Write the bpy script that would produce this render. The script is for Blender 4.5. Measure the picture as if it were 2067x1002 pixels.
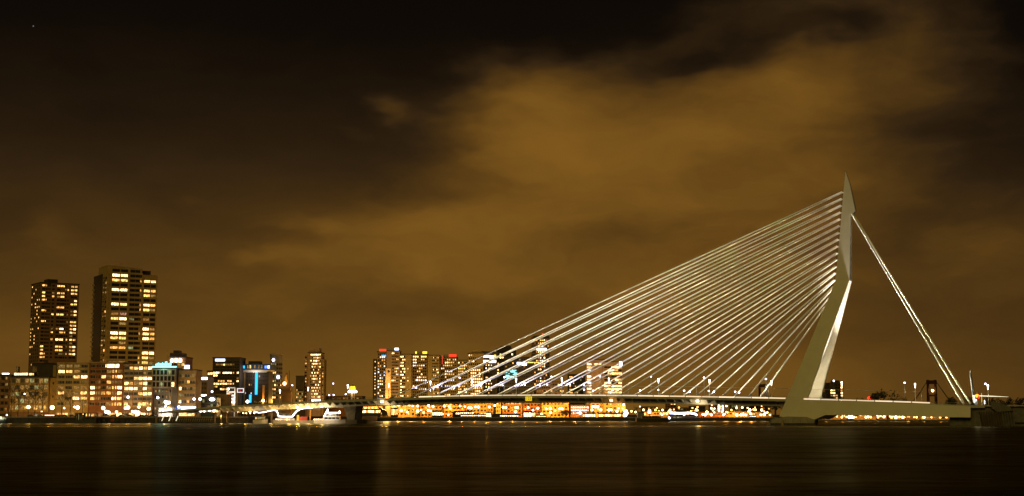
import bpy, math, random
from mathutils import Vector, Matrix
R = math.radians
rnd = random.Random(11)
sc = bpy.context.scene
COL = sc.collection
for _o in list(bpy.data.objects):
    bpy.data.objects.remove(_o)

# ------------------------------------------------------------------ camera
F, H0, CAMH = 2871.0, 836.0, 6.2          # focal length in photo pixels, photo row of the horizon, eye height (m)
TH = math.atan((H0 - 501.0) / F)
cd = bpy.data.cameras.new('camera'); cam = bpy.data.objects.new('camera', cd); COL.objects.link(cam)
cd.sensor_width = 36; cd.lens = 36 * F / 2067.0; cd.clip_start = .5; cd.clip_end = 30000
cam.location = (0, 0, CAMH); cam.rotation_euler = (R(90) + TH, 0, 0)
sc.camera = cam
CT, ST = math.cos(TH), math.sin(TH)

# ------------------------------------------------------------------ view, sun, sky
sc.render.engine = 'CYCLES'
sc.view_settings.view_transform = 'Standard'; sc.view_settings.look = 'None'
sc.view_settings.gamma = 1; sc.view_settings.exposure = 0; sc.view_settings.use_curve_mapping = False
sc.cycles.use_denoising = True
sc.cycles.sample_clamp_indirect = 3.0; sc.cycles.sample_clamp_direct = 0
sc.cycles.max_bounces = 5; sc.cycles.caustics_reflective = False; sc.cycles.caustics_refractive = False
sd = bpy.data.lights.new('glow_fill', 'SUN'); sun = bpy.data.objects.new('glow_fill', sd); COL.objects.link(sun)
sd.energy = .55; sd.angle = R(25); sd.color = (1, .73, .17)     # added fill lamp standing in for the glow of the city behind the camera
sun.rotation_euler = Vector((.30, .80, -.42)).to_track_quat('-Z', 'Y').to_euler()

wd = bpy.data.worlds.new('World'); sc.world = wd; wd.use_nodes = True
wt = wd.node_tree; wt.nodes.clear()

class G:
    """tiny node-expression helper"""
    def __init__(s, t): s.t = t
    def put(s, sock, v):
        if hasattr(v, 'is_output'): s.t.links.new(v, sock)
        else: sock.default_value = v
    def m(s, op, a, b=0.0, c=0.0):
        n = s.t.nodes.new('ShaderNodeMath'); n.operation = op
        s.put(n.inputs[0], a); s.put(n.inputs[1], b); s.put(n.inputs[2], c)
        return n.outputs[0]
    def noise(s, vec, scale, detail=3, rough=.5, dist=0, w=None):
        n = s.t.nodes.new('ShaderNodeTexNoise')
        if vec is not None: s.t.links.new(vec, n.inputs['Vector'])
        n.inputs['Scale'].default_value = scale; n.inputs['Detail'].default_value = detail
        n.inputs['Roughness'].default_value = rough; n.inputs['Distortion'].default_value = dist
        return n.outputs[0]
    def xyz(s, x, y, z):
        n = s.t.nodes.new('ShaderNodeCombineXYZ'); s.put(n.inputs[0], x); s.put(n.inputs[1], y); s.put(n.inputs[2], z)
        return n.outputs[0]
    def mapping(s, vec, scale, loc=(0, 0, 0)):
        n = s.t.nodes.new('ShaderNodeMapping'); s.t.links.new(vec, n.inputs[0])
        n.inputs['Scale'].default_value = scale; n.inputs['Location'].default_value = loc
        return n.outputs[0]
    def ramp(s, fac, stops):
        n = s.t.nodes.new('ShaderNodeValToRGB'); s.t.links.new(fac, n.inputs[0])
        e = n.color_ramp.elements
        while len(e) < len(stops): e.new(.5)
        for k, (p, c) in enumerate(stops): e[k].position = p; e[k].color = (*c, 1)
        return n.outputs[0]

def build_sky():
    g = G(wt); m = g.m
    tc = wt.nodes.new('ShaderNodeTexCoord')
    sp = wt.nodes.new('ShaderNodeSeparateXYZ'); wt.links.new(tc.outputs['Generated'], sp.inputs[0])
    x, y, z = sp.outputs
    az = m('ARCTAN2', x, y)                                   # radians right of straight ahead
    el = m('ARCSINE', m('MINIMUM', m('MAXIMUM', z, -1.), 1.))  # radians above the horizon
    # slow wind-blurred warping of the cloud edges
    wv = g.xyz(m('MULTIPLY', az, 3.0), m('MULTIPLY', el, 7.0), 3.7)
    n1 = m('SUBTRACT', g.noise(wv, 2.2, 4, .55), .5)
    wv2 = g.xyz(m('MULTIPLY', az, 3.0), m('MULTIPLY', el, 7.0), 9.1)
    n2 = m('SUBTRACT', g.noise(wv2, 2.2, 4, .55), .5)
    A = m('ADD', az, m('MULTIPLY', n1, .13)); E = m('ADD', el, m('MULTIPLY', n2, .07))
    def blob(px, py, rx, ry, rot=0., p=2.):
        """soft elliptic cloud centred at an azimuth / elevation"""
        a0 = (px - 1033.5) / F; e0 = math.atan((H0 - py) / F * .97)
        da = m('SUBTRACT', A, a0); de = m('SUBTRACT', E, e0)
        c, s_ = math.cos(R(rot)), math.sin(R(rot))
        u = m('ADD', m('MULTIPLY', da, c * F / rx), m('MULTIPLY', de, s_ * F / rx))
        v = m('ADD', m('MULTIPLY', da, -s_ * F / ry), m('MULTIPLY', de, c * F / ry))
        d = m('ADD', m('MULTIPLY', u, u), m('MULTIPLY', v, v))
        return m('POWER', 2.718, m('MULTIPLY', d, -1.))
    up = m('MAXIMUM', el, 0.)
    # city glow from the horizon up
    v = m('MULTIPLY', m('POWER', 2.718, m('MULTIPLY', m('POWER', m('DIVIDE', up, .155), 1.6), -1.)), .93)
    # glow weaker towards both ends of the town, evenly all the way round
    fall = m('POWER', 2.718, m('MULTIPLY', m('POWER', m('ABSOLUTE', m('DIVIDE', m('ADD', az, .07), .37)), 4.), -1.))
    v = m('MULTIPLY', v, m('ADD', .56, m('MULTIPLY', fall, .46)))
    v = m('ADD', v, .016)
    clouds = [(1310, 310, 400, 200, 6, .95), (1090, 195, 130, 95, 15, .55), (960, 430, 260, 110, 16, .62), (720, 470, 150, 60, 18, .40), (1700, 320, 250, 130, 0, .46),
              (1500, 150, 320, 90, 0, .34), (1830, 120, 240, 90, 0, .26), (1720, 10, 460, 120, 0, .34), (1300, 570, 620, 120, 0, .40), (830, 530, 140, 60, 10, .30), (800, 203, 72, 24, -14, .50), (730, 250, 60, 16, -8, .26),
              (560, 508, 90, 20, -10, .40), (640, 440, 70, 26, -8, .34), (110, 480, 90, 40, -22, .38), (150, 650, 330, 90, 0, .16), (420, 380, 50, 20, 0, .28), (1930, 520, 220, 130, 0, .34)]
    c = None
    for px, py, rx, ry, rot, amp in clouds:
        q = m('MULTIPLY', blob(px, py, rx, ry, rot), amp); c = q if c is None else m('ADD', c, q)
    for px, py, rx, ry, rot, amp in [(1420, 88, 130, 32, 10, .34), (1680, 58, 80, 24, 0, .30), (1270, 30, 120, 34, 6, .26), (1520, 225, 130, 34, -8, .16), (1360, 455, 120, 30, 4, .14), (1040, 205, 60, 20, 8, .18), (1020, 335, 90, 22, 10, .10)]:
        c = m('SUBTRACT', c, m('MULTIPLY', blob(px, py, rx, ry, rot), amp))
    sv = g.xyz(m('MULTIPLY', A, 6.0), m('MULTIPLY', E, 15.0), 1.3)
    ns = m('SUBTRACT', g.noise(sv, 1.6, 5, .56), .5)
    sv2 = g.xyz(m('MULTIPLY', A, 2.4), m('MULTIPLY', E, 6.5), 5.3)
    nb = m('SUBTRACT', g.noise(sv2, 1.9, 4, .5), .5)
    c = m('ADD', c, m('ADD', m('MULTIPLY', ns, .46), m('MULTIPLY', nb, .52)))
    ss = wt.nodes.new('ShaderNodeMapRange'); ss.interpolation_type = 'SMOOTHSTEP'
    wt.links.new(c, ss.inputs[0]); ss.inputs[1].default_value = .11; ss.inputs[2].default_value = 1.45
    v = m('ADD', m('MULTIPLY', v, m('ADD', 1., m('MULTIPLY', ns, .22))), m('MULTIPLY', ss.outputs[0], m('SUBTRACT', .98, m('MULTIPLY', v, .76))))
    v = m('MULTIPLY', v, m('ADD', .97, m('ADD', m('MULTIPLY', nb, .42), m('MULTIPLY', ns, .30))))
    v = m('MAXIMUM', v, .018)
    v = m('MULTIPLY', v, .8)
    col = g.ramp(v, [(0., (.0020, .0014, .0010)), (.08, (.0052, .0033, .0018)), (.24, (.030, .0155, .0052)), (.48, (.088, .041, .0074)),
                     (.68, (.152, .070, .0102)), (1., (.240, .110, .0135))])
    # a few faint stars
    vo = wt.nodes.new('ShaderNodeTexVoronoi'); vo.inputs['Scale'].default_value = 34
    wt.links.new(tc.outputs['Generated'], vo.inputs['Vector'])
    star = m('MULTIPLY', m('LESS_THAN', vo.outputs['Distance'], .020), m('SUBTRACT', .25, v))
    star = m('MULTIPLY', m('MAXIMUM', star, 0.), .9)
    mx = wt.nodes.new('ShaderNodeMix'); mx.data_type = 'RGBA'; mx.blend_type = 'ADD'
    mx.inputs[0].default_value = 1
    wt.links.new(col, mx.inputs[6])
    cb = wt.nodes.new('ShaderNodeCombineColor')
    for k in range(3): wt.links.new(star, cb.inputs[k])
    wt.links.new(cb.outputs[0], mx.inputs[7])
    bg = wt.nodes.new('ShaderNodeBackground'); wt.links.new(mx.outputs[2], bg.inputs[0]); bg.inputs[1].default_value = 1
    out = wt.nodes.new('ShaderNodeOutputWorld'); wt.links.new(bg.outputs[0], out.inputs[0])
build_sky()
wd.cycles.sampling_method = 'MANUAL'; wd.cycles.sample_map_resolution = 512

# ------------------------------------------------------------------ helpers
def at(px, py, Y):
    """world point at depth Y (metres ahead) that the photograph shows at pixel (px, py)"""
    a, b = (px - 1033.5) / F, (501.0 - py) / F
    s = Y / (CT - b * ST)
    return Vector((a * s, Y, CAMH + s * (ST + b * CT)))
def zat(py, Y): return at(1033.5, py, Y).z
def xat(px, Y): return at(px, H0, Y).x
def px_of(p):
    d = p.y * CT + (p.z - CAMH) * ST
    return 1033.5 + F * p.x / d

class MB:
    def __init__(s): s.v, s.f, s.mi = [], [], []
    def face(s, pts, mi=0):
        k = len(s.v); s.v += [tuple(p) for p in pts]; s.f.append(tuple(range(k, k + len(pts)))); s.mi.append(mi)
    def box(s, x0, x1, y0, y1, z0, z1, mi=0):
        k = len(s.v)
        s.v += [(x, y, z) for z in (z0, z1) for x, y in ((x0, y0), (x1, y0), (x1, y1), (x0, y1))]
        for f in ((3, 2, 1, 0), (4, 5, 6, 7), (0, 1, 5, 4), (1, 2, 6, 5), (2, 3, 7, 6), (3, 0, 4, 7)):
            s.f.append(tuple(k + i for i in f)); s.mi.append(mi)
        return s
    def loft(s, rings, mi=0, caps=True):
        k = len(s.v); n = len(rings[0])
        for r in rings: s.v += [tuple(p) for p in r]
        for i in range(len(rings) - 1):
            for j in range(n):
                a, b = k + i * n + j, k + i * n + (j + 1) % n
                s.f.append((a, b, b + n, a + n)); s.mi.append(mi)
        if caps:
            s.f.append(tuple(k + j for j in reversed(range(n)))); s.mi.append(mi)
            e = k + (len(rings) - 1) * n
            s.f.append(tuple(e + j for j in range(n))); s.mi.append(mi)
        return s
    def tube(s, pts, r, n=6, mi=0):
        pts = [Vector(p) for p in pts]; rings = []
        rr = r if isinstance(r, (list, tuple)) else [r] * len(pts)
        for i, p in enumerate(pts):
            d = (pts[min(i + 1, len(pts) - 1)] - pts[max(i - 1, 0)]).normalized()
            u = d.cross(Vector((0, 0, 1)) if abs(d.z) < .95 else Vector((1, 0, 0))).normalized(); w = d.cross(u)
            rings.append([p + rr[i] * (math.cos(2 * math.pi * k / n) * u + math.sin(2 * math.pi * k / n) * w) for k in range(n)])
        return s.loft(rings, mi)
    def cone(s, x, y, z0, z1, r0, r1, n=8, mi=0): return s.tube([(x, y, z0), (x, y, z1)], [r0, r1], n, mi)
    def ball(s, c, r, mi=0, n=8, m=5, sz=1.):
        c = Vector(c); rings = []
        for i in range(m + 1):
            t = math.pi * (i + .02) / (m + .04) - math.pi / 2
            rings.append([c + Vector((r * math.cos(t) * math.cos(2 * math.pi * k / n), r * math.cos(t) * math.sin(2 * math.pi * k / n), r * sz * math.sin(t))) for k in range(n)])
        return s.loft(rings, mi)
    def prism(s, poly, y0, y1, mi=0):
        """poly of (x, z), extruded along y"""
        return s.loft([[(x, y0, z) for x, z in poly], [(x, y1, z) for x, z in poly]], mi)
    def mesh(s, name, mats):
        me = bpy.data.meshes.new(name); me.from_pydata(s.v, [], s.f)
        for m_ in (mats if isinstance(mats, (list, tuple)) else [mats]): me.materials.append(m_)
        if any(s.mi): me.polygons.foreach_set('material_index', s.mi)
        me.update(); return me
    def build(s, name, mats, parent=None, loc=(0, 0, 0), rz=0):
        return put(name, s.mesh(name, mats), parent, loc, rz)
def put(name, me, parent=None, loc=(0, 0, 0), rz=0):
    o = bpy.data.objects.new(name, me); COL.objects.link(o)
    o.location = loc
    if rz: o.rotation_euler = (0, 0, rz)
    if parent is not None: o.parent = parent
    return o
def smooth(o):
    for p in o.data.polygons: p.use_smooth = True
    return o
def empty(name, loc=(0, 0, 0), rz=0):
    return put(name, None, None, loc, rz)
def tag(o, label=None, cat=None, group=None, kind=None):
    if label: o['label'] = label
    if cat: o['category'] = cat
    if group: o['group'] = group
    if kind: o['kind'] = kind
    return o
def copy_tree(o, parent=None):
    c = o.copy(); COL.objects.link(c)
    if parent is not None: c.parent = parent
    for ch in o.children: copy_tree(ch, c)
    return c
def light(name, kind, loc, energy, color, parent=None, radius=.3, aim=None, angle=None, blend=.3, const=False):
    ld = bpy.data.lights.new(name, kind); o = bpy.data.objects.new(name, ld); COL.objects.link(o)
    ld.energy = energy; ld.color = color; ld.shadow_soft_size = radius
    o.location = loc
    if kind == 'SPOT':
        ld.spot_size = angle; ld.spot_blend = blend
        o.rotation_euler = Vector(aim).to_track_quat('-Z', 'Y').to_euler()
    if const:                                                  # long-throw floodlight
        ld.use_nodes = True; t = ld.node_tree
        fo = t.nodes.new('ShaderNodeLightFalloff'); fo.inputs['Strength'].default_value = 1
        em_ = next(n for n in t.nodes if n.type == 'EMISSION')
        t.links.new(fo.outputs['Constant'], em_.inputs['Strength'])
    if parent is not None: o.parent = parent
    return o

# ------------------------------------------------------------------ materials
MATS = {}
def principled(name, color, rough=.7, metal=0, var=.25, scale=.25, spec=.3):
    if name in MATS: return MATS[name]
    m_ = bpy.data.materials.new(name); m_.use_nodes = True; t = m_.node_tree; g = G(t)
    b = t.nodes['Principled BSDF']; b.inputs['Roughness'].default_value = rough; b.inputs['Metallic'].default_value = metal
    b.inputs['Specular IOR Level'].default_value = spec
    tc = t.nodes.new('ShaderNodeTexCoord')
    n = g.noise(tc.outputs['Object'], scale, 6, .65)
    lo = [c * (1 - var) for c in color]; hi = [min(1, c * (1 + var)) for c in color]
    t.links.new(g.ramp(n, [(.3, lo), (.7, hi)]), b.inputs['Base Color'])
    MATS[name] = m_; return m_
def em(name, color, strength, rv=0.):
    if name in MATS: return MATS[name]
    m_ = bpy.data.materials.new(name); m_.use_nodes = True; t = m_.node_tree; g = G(t)
    t.nodes.remove(t.nodes['Principled BSDF'])
    e = t.nodes.new('ShaderNodeEmission'); e.inputs[0].default_value = (*color, 1); e.inputs[1].default_value = strength
    if rv:
        oi = t.nodes.new('ShaderNodeObjectInfo')
        t.links.new(g.m('MULTIPLY', strength, g.m('ADD', 1 - rv, g.m('MULTIPLY', oi.outputs['Random'], 2 * rv))), e.inputs[1])
    t.links.new(e.outputs[0], t.nodes['Material Output'].inputs[0])
    m_.cycles.emission_sampling = 'NONE'
    MATS[name] = m_; return m_
def litwin(name, c0, c1, s0, s1, scale=1.1):
    """a lit room behind glass: curtains and furniture break up the light, each window differs"""
    m_ = bpy.data.materials.new(name); m_.use_nodes = True; t = m_.node_tree; g = G(t)
    b = t.nodes['Principled BSDF']; b.inputs['Base Color'].default_value = (.03, .03, .03, 1); b.inputs['Roughness'].default_value = .15
    oi = t.nodes.new('ShaderNodeObjectInfo'); tc = t.nodes.new('ShaderNodeTexCoord')
    r = oi.outputs['Random']
    ad = t.nodes.new('ShaderNodeVectorMath'); ad.operation = 'ADD'
    t.links.new(tc.outputs['Object'], ad.inputs[0]); t.links.new(g.xyz(g.m('MULTIPLY', r, 91.), g.m('MULTIPLY', r, 37.), g.m('MULTIPLY', r, 53.)), ad.inputs[1])
    n = g.noise(g.mapping(ad.outputs[0], (1.0, 1, .7)), scale, 2, .6)
    n = g.m('MINIMUM', g.m('MAXIMUM', g.m('MULTIPLY_ADD', n, 3.2, -1.0), .25), 1.)
    r2 = g.m('FRACT', g.m('MULTIPLY', r, 17.31))
    mx = t.nodes.new('ShaderNodeMix'); mx.data_type = 'RGBA'
    t.links.new(r2, mx.inputs[0]); mx.inputs[6].default_value = (*c0, 1); mx.inputs[7].default_value = (*c1, 1)
    t.links.new(mx.outputs[2], b.inputs['Emission Color'])
    t.links.new(g.m('MULTIPLY', n, g.m('MULTIPLY_ADD', r, s1 - s0, s0)), b.inputs['Emission Strength'])
    m_.cycles.emission_sampling = 'NONE'
    MATS[name] = m_; return m_

glass = principled('dark_glass', (.020, .020, .019), .12, var=.1, spec=.5)
litwin('1', (1, .42, .08), (.9, .55, .15), .25, .75)
litwin('2', (1, .43, .085), (1, .56, .17), 1.7, 4.2)
litwin('3', (1, .54, .16), (1, .68, .33), 4., 9.)
litwin('w', (1, .74, .46), (.95, .90, .92), 2.6, 5.5)
litwin('b', (.62, .72, 1), (.8, .85, 1), 1.2, 3.)
litwin('g', (.75, .70, .25), (.55, .62, .28), .4, 1.1)
litwin('r', (1, .30, .12), (1, .45, .28), .6, 1.6)
MATS['0'] = glass
frame_dk = principled('dark_frame', (.05, .045, .04), .5)
frame_lt = principled('pale_frame', (.42, .40, .36), .6)
concrete = principled('concrete', (.30, .28, .25), .85)
quay_stone = principled('quay_stone', (.07, .06, .05), .9, var=.5, scale=.5)
asphalt = principled('asphalt', (.055, .052, .048), .85, var=.35)
steel_white = principled('white_steel', (.70, .66, .56), .45, var=.06, scale=.12)
steel_dark = principled('dark_steel', (.045, .045, .045), .5)
steel_grey = principled('grey_steel', (.25, .25, .25), .45)
timber = principled('timber', (.10, .07, .045), .85, var=.4)
roof_dk = principled('roof_felt', (.05, .045, .04), .9)
cream = principled('cream_brick', (.40, .30, .15), .85)
brick = principled('red_brick', (.30, .12, .04), .85)
brown = principled('brown_brick', (.22, .13, .075), .85)
ochre = principled('ochre_brick', (.38, .25, .09), .85)
tan_ = principled('tan_concrete', (.38, .27, .115), .85)
pinkish = principled('pink_concrete', (.42, .28, .19), .85)
darkclad = principled('dark_cladding', (.055, .04, .03), .6)
greyclad = principled('grey_cladding', (.20, .19, .17), .6)
white_paint = principled('white_paint', (.75, .74, .72), .4, var=.06)
red_paint = principled('red_paint', (.40, .04, .025), .5)
yellow_paint = principled('yellow_paint', (.75, .50, .03), .5, var=.05)
orange_paint = principled('orange_paint', (.55, .26, .04), .5)
lamp_warm = em('lamp_warm', (1, .66, .30), 9, .4)
lamp_orange = em('lamp_orange', (1, .46, .11), 9, .4)
lamp_white = em('lamp_white', (1, .84, .68), 9, .3)
lamp_violet = em('lamp_violet', (.80, .76, 1), 7, .2)
lamp_cable = em('lamp_cable', (.80, .80, 1), 6)
led_line = em('led_line', (1, .74, .44), 1.1, .35)
strip_white = em('strip_white', (1, .88, .80), 6)
sign_cyan = em('sign_cyan', (.22, .90, .95), 3.2)
sign_blue = em('sign_blue', (.10, .22, 1), 2.6)
sign_bluewhite = em('sign_bluewhite', (.55, .65, 1), 5)
sign_skyblue = em('sign_skyblue', (.04, .50, .95), 1.7)
sign_red = em('sign_red', (1, .04, .015), 2.2)
sign_yellow = em('sign_yellow', (1, .68, .03), 2.2)
sign_face = em('yellow_sign_face', (1, .68, .02), .95)
spire_glow = em('spire_glow', (1, .34, .03), .95)
gold_glow = em('gold_glow', (1, .55, .06), 1.1)
black_print = principled('black_print', (.02, .02, .02), .7)

def water_material():
    m_ = bpy.data.materials.new('river_water'); m_.use_nodes = True; t = m_.node_tree; g = G(t); t.nodes.clear()
    tc = t.nodes.new('ShaderNodeTexCoord'); co = tc.outputs['Object']
    n1 = g.noise(g.mapping(co, (.20, .42, 1)), 1., 5, .6, .6)
    n2 = g.noise(g.mapping(co, (.018, .05, 1), (7, 3, 0)), 1., 4, .55)
    h = g.m('ADD', g.m('MULTIPLY', n1, .8), g.m('MULTIPLY', n2, 2.4))
    bu = t.nodes.new('ShaderNodeBump'); bu.inputs['Strength'].default_value = .45; bu.inputs['Distance'].default_value = .35
    t.links.new(h, bu.inputs['Height'])
    gl = t.nodes.new('ShaderNodeBsdfGlossy'); sy = t.nodes.new('ShaderNodeSeparateXYZ'); t.links.new(co, sy.inputs[0])
    calm = g.m('MINIMUM', g.m('MAXIMUM', g.m('DIVIDE', g.m('SUBTRACT', sy.outputs[1], 760.), 160.), 0.), 1.)   # calmer water in the lee of the banks
    sl = g.m('DIVIDE', g.m('SUBTRACT', sy.outputs[1], 722.), 34.)
    streak_band = g.m('MULTIPLY', g.m('POWER', 2.718, g.m('MULTIPLY', g.m('MULTIPLY', sl, sl), -1.)), g.m('MAXIMUM', g.m('MULTIPLY_ADD', g.noise(g.mapping(co, (.010, .03, 1), (2, 5, 0)), 1., 4, .6), 3.0, -.9), 0.))   # band with its mirroring raised to paint a bright streak of reflection
    t.links.new(g.m('MAXIMUM', g.m('MULTIPLY_ADD', streak_band, -.12, g.m('MULTIPLY_ADD', calm, -.03, .31)), .18), gl.inputs['Roughness'])
    gl.inputs['Color'].default_value = (.92, .86, .50, 1)
    t.links.new(bu.outputs[0], gl.inputs['Normal'])
    df = t.nodes.new('ShaderNodeBsdfDiffuse'); df.inputs['Color'].default_value = (.010, .008, .004, 1)
    # wave faces turn towards the viewer up close: less and less is mirrored as the view steepens
    lw = t.nodes.new('ShaderNodeFresnel'); lw.inputs['IOR'].default_value = 1.33
    k = g.m('POWER', lw.outputs[0], WATER_POW)
    n3 = g.noise(g.mapping(co, (.085, .22, 1), (3, 9, 0)), 1., 6, .66, .4)
    rip = g.m('ADD', g.m('MULTIPLY', g.m('SUBTRACT', n1, .5), 1.3), g.m('ADD', g.m('MULTIPLY', g.m('SUBTRACT', n3, .5), 1.9), g.m('MULTIPLY', n2, 1.7)))
    k = g.m('MULTIPLY', k, g.m('MAXIMUM', rip, .12))
    k = g.m('MULTIPLY', k, g.m('MULTIPLY_ADD', calm, .55, g.m('MULTIPLY_ADD', streak_band, 1.6, 1.)))
    mx = t.nodes.new('ShaderNodeMixShader'); t.links.new(g.m('MULTIPLY', k, WATER_MIR), mx.inputs[0])
    t.links.new(df.outputs[0], mx.inputs[1]); t.links.new(gl.outputs[0], mx.inputs[2])
    out = t.nodes.new('ShaderNodeOutputMaterial'); t.links.new(mx.outputs[0], out.inputs[0])
    return m_
WATER_POW, WATER_MIR = 1.8, .31

# ------------------------------------------------------------------ the setting
def sheet(name, poly, ztop, zbot, mt):
    b = MB(); b.loft([[(x, y, zbot) for x, y in poly], [(x, y, ztop) for x, y in poly]])
    return tag(b.build(name, mt), kind='structure')
w_ = MB(); w_.face([(-4000, -300, 0), (4000, -300, 0), (4000, 2300, 0), (-4000, 2300, 0)])
tag(w_.build('river', water_material()), kind='structure')
QY, QZ = 962.0, 4.3            # left quay: depth of its edge, height
FY, FZ = 1250.0, 3.2           # far bank
XQ = xat(700, QY) - 6
sheet('left_quay_ground', [(-2500, QY), (XQ - 60, QY), (XQ - 10, QY + 40), (XQ, FY - 4), (-2500, FY - 4)], QZ, -3, asphalt)
XR, RZ = xat(1606, FY), 1.1
sheet('far_bank_ground', [(-6000, FY), (XR, FY), (XR, 9000), (-6000, 9000)], FZ, -3, asphalt)
sheet('right_bank_ground', [(XR + .02, FY), (6000, FY), (6000, 9000), (XR + .02, 9000)], RZ, -3, asphalt)
# quay walls with a coping: large stone courses as real blocks
def quay_wall(name, x0, x1, y, ztop):
    n = int((x1 - x0) / 12.)
    root = empty(name, (x0, y, 0)); tag(root, kind='structure')
    d = (x1 - x0) / n
    b = MB()
    b.box(.04, d - .04, -.45, .0, -1.5, ztop - .55); me1 = b.mesh('wall_panel', quay_stone)
    b = MB(); b.box(.03, d - .03, -.62, .1, ztop - .5, ztop + .14); me2 = b.mesh('coping_stone', concrete)
    for k in range(n):
        put('wall_panel', me1, root, (k * d, rnd.uniform(-.04, .04), 0)); put('coping_stone', me2, root, (k * d, 0, rnd.uniform(-.02, .02)))
    return root
quay_wall('left_quay_wall', -420, XQ - 60, QY, QZ)
quay_wall('far_quay_wall', XQ, XR, FY, FZ); quay_wall('right_quay_wall', XR + .1, 520, FY, RZ)
# ------------------------------------------------------------------ the bridge
UX, UY = -.900, .436
un = math.hypot(UX, UY); UX /= un; UY /= un
BA = math.atan2(UY, UX)
BP = Vector((167., 790., 0.))
bridge = empty('cable_stayed_bridge', BP, BA)
tag(bridge, 'white cable-stayed bridge with a tall bent pylon and fan of lit cables over the river', 'bridge')
NX, NY = -UY, UX                                   # local +y, towards the camera
def bp(px, py, s):
    """(t, z) on the bridge's vertical plane at lateral offset s (towards the camera) seen at a photo pixel"""
    d = at(px, py, 1.0) - Vector((0, 0, CAMH))     # ray per metre of depth
    lam = (s + BP.x * NX + BP.y * NY) / (d.x * NX + d.y * NY)
    p = d * lam + Vector((0, 0, CAMH))
    return ((p.x - BP.x) * UX + (p.y - BP.y) * UY, p.z)
ZB = 78.
def s_out(z): return 3.2 + max(0., ZB - z) * .186
def bps(px, py):
    s = 8.
    for _ in range(6):
        t, z = bp(px, py, s); s = s_out(z)
    return t, s, z
# lower legs with the tail beam, one L-shaped piece each side
L = [bps(*p) for p in [(1687, 566), (1573, 841), (1600, 845), (1645, 847), (1666, 838), (1760, 839), (1910, 842.5), (1959, 843), (1959, 821), (1800, 814), (1629, 808), (1714, 567)]]
def leg_piece(sgn):
    b = MB()
    b.loft([[(t, sgn * s, z) for t, s, z in L], [(t, sgn * (s - max(.55, min(1.9, 1.9 - (z - 14) * .024))), z) for t, s, z in L]])
    return b.build('pylon_leg', steel_white, bridge)
leg_piece(1); leg_piece(-1)
U_ = [bp(px, py, 3.2) for px, py in [(1705, 345), (1701, 386), (1694, 480), (1686.5, 566.5), (1714.5, 567), (1715.5, 437), (1720, 432), (1725, 424), (1714, 372)]]
b = MB(); wtap = lambda z: 3.2 - .038 * (z - 78)
b.loft([[(t, wtap(z), z) for t, z in U_], [(t, -wtap(z), z) for t, z in U_]]); b.build('pylon_head', steel_white, bridge)
# deck profile along the near edge
DH = 14.6
DPX = [(1958, 819), (1830, 813.5), (1730, 810.5), (1640, 808), (1580, 806), (1400, 802.5), (1250, 800.2), (1100, 799.4), (950, 800.4), (850, 803), (760, 806), (700, 808), (640, 810.3), (580, 813), (530, 816)]
DP = [bp(px, py, DH) for px, py in DPX]
DP.append((DP[-1][0] + 40, DP[-1][1] - 1.6)); DP.append((DP[-1][0] + 45, QZ + 3.2))
DP.insert(0, (DP[0][0] - 70, DP[0][1] + .2))
def dz(t):
    for (t0, z0), (t1, z1) in zip(DP, DP[1:]):
        if t0 <= t <= t1: return z0 + (z1 - z0) * (t - t0) / (t1 - t0)
    return DP[-1][1] if t > DP[-1][0] else DP[0][1]
def extrude(name, sec, mt, t0, t1, step=8.):
    n = max(2, int((t1 - t0) / step)); rings = []
    for k in range(n + 1):
        t = t0 + (t1 - t0) * k / n; rings.append([(t, s, dz(t) + z) for s, z in sec])
    b = MB(); b.loft(rings); return b.build(name, mt, bridge)
deck_mat = principled('deck_steel', (.44, .42, .36), .5, var=.12, scale=.2)
extrude('deck_slab', [(-DH, -.5), (-DH, 0), (DH, 0), (DH, -.5), (0, -.9)], deck_mat, DP[0][0] + .1, DP[-1][0] - .1)
extrude('edge_beam', [(DH + .03, -1.25), (DH + .03, .12), (DH + .5, .12), (DH + .5, -1.25)], deck_mat, -92, DP[-1][0] - .1)
extrude('edge_beam', [(-DH - .5, -1.25), (-DH - .5, .12), (-DH - .03, .12), (-DH - .03, -1.25)], deck_mat, -92, DP[-1][0] - .1)
for s in (9.2, -9.2):
    extrude('box_girder', [(s - 1.2, -3.9), (s - 1.3, -.85), (s + 1.3, -.85), (s + 1.2, -3.9)], deck_mat, 14, DP[-1][0] - 60)
ribsec = [(-DH, -.52), (DH, -.52), (DH, -1.2), (9.6, -3.7), (-9.6, -3.7), (-DH, -1.2)]
bm_ = MB(); bm_.loft([[(-.22, s, z) for s, z in ribsec], [(.22, s, z) for s, z in ribsec]]); rib_me = bm_.mesh('deck_rib', deck_mat)
t = 18.
while t < 395:
    put('deck_rib', rib_me, bridge, (t, 0, dz(t))); t += 4.95
# handrails with posts, lit line of the parapet
b = MB(); b.box(0, 9.4, -.06, .06, .95, 1.07)
for k in range(5): b.box(k * 2.3, k * 2.3 + .08, -.04, .04, .0, .95)
rail_me = b.mesh('handrail', steel_grey)
b = MB(); b.box(.2, 9.3, -.11, .11, .18, .84); strip_me = b.mesh('light_strip', led_line)
t = -84.
while t < 392:
    sl = math.atan2(dz(t + 9.6) - dz(t), 9.6)
    for s in (DH + .25, -DH - .25):
        o = put('handrail', rail_me, bridge, (t, s, dz(t) + .12)); o.rotation_euler = (0, -sl, 0)
    if -70 < t < 236 and not -4 < t < 8:
        o = put('light_strip', strip_me, bridge, (t, DH + .47, dz(t) - .02)); o.rotation_euler = (0, -sl, 0)
    t += 9.6
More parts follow.
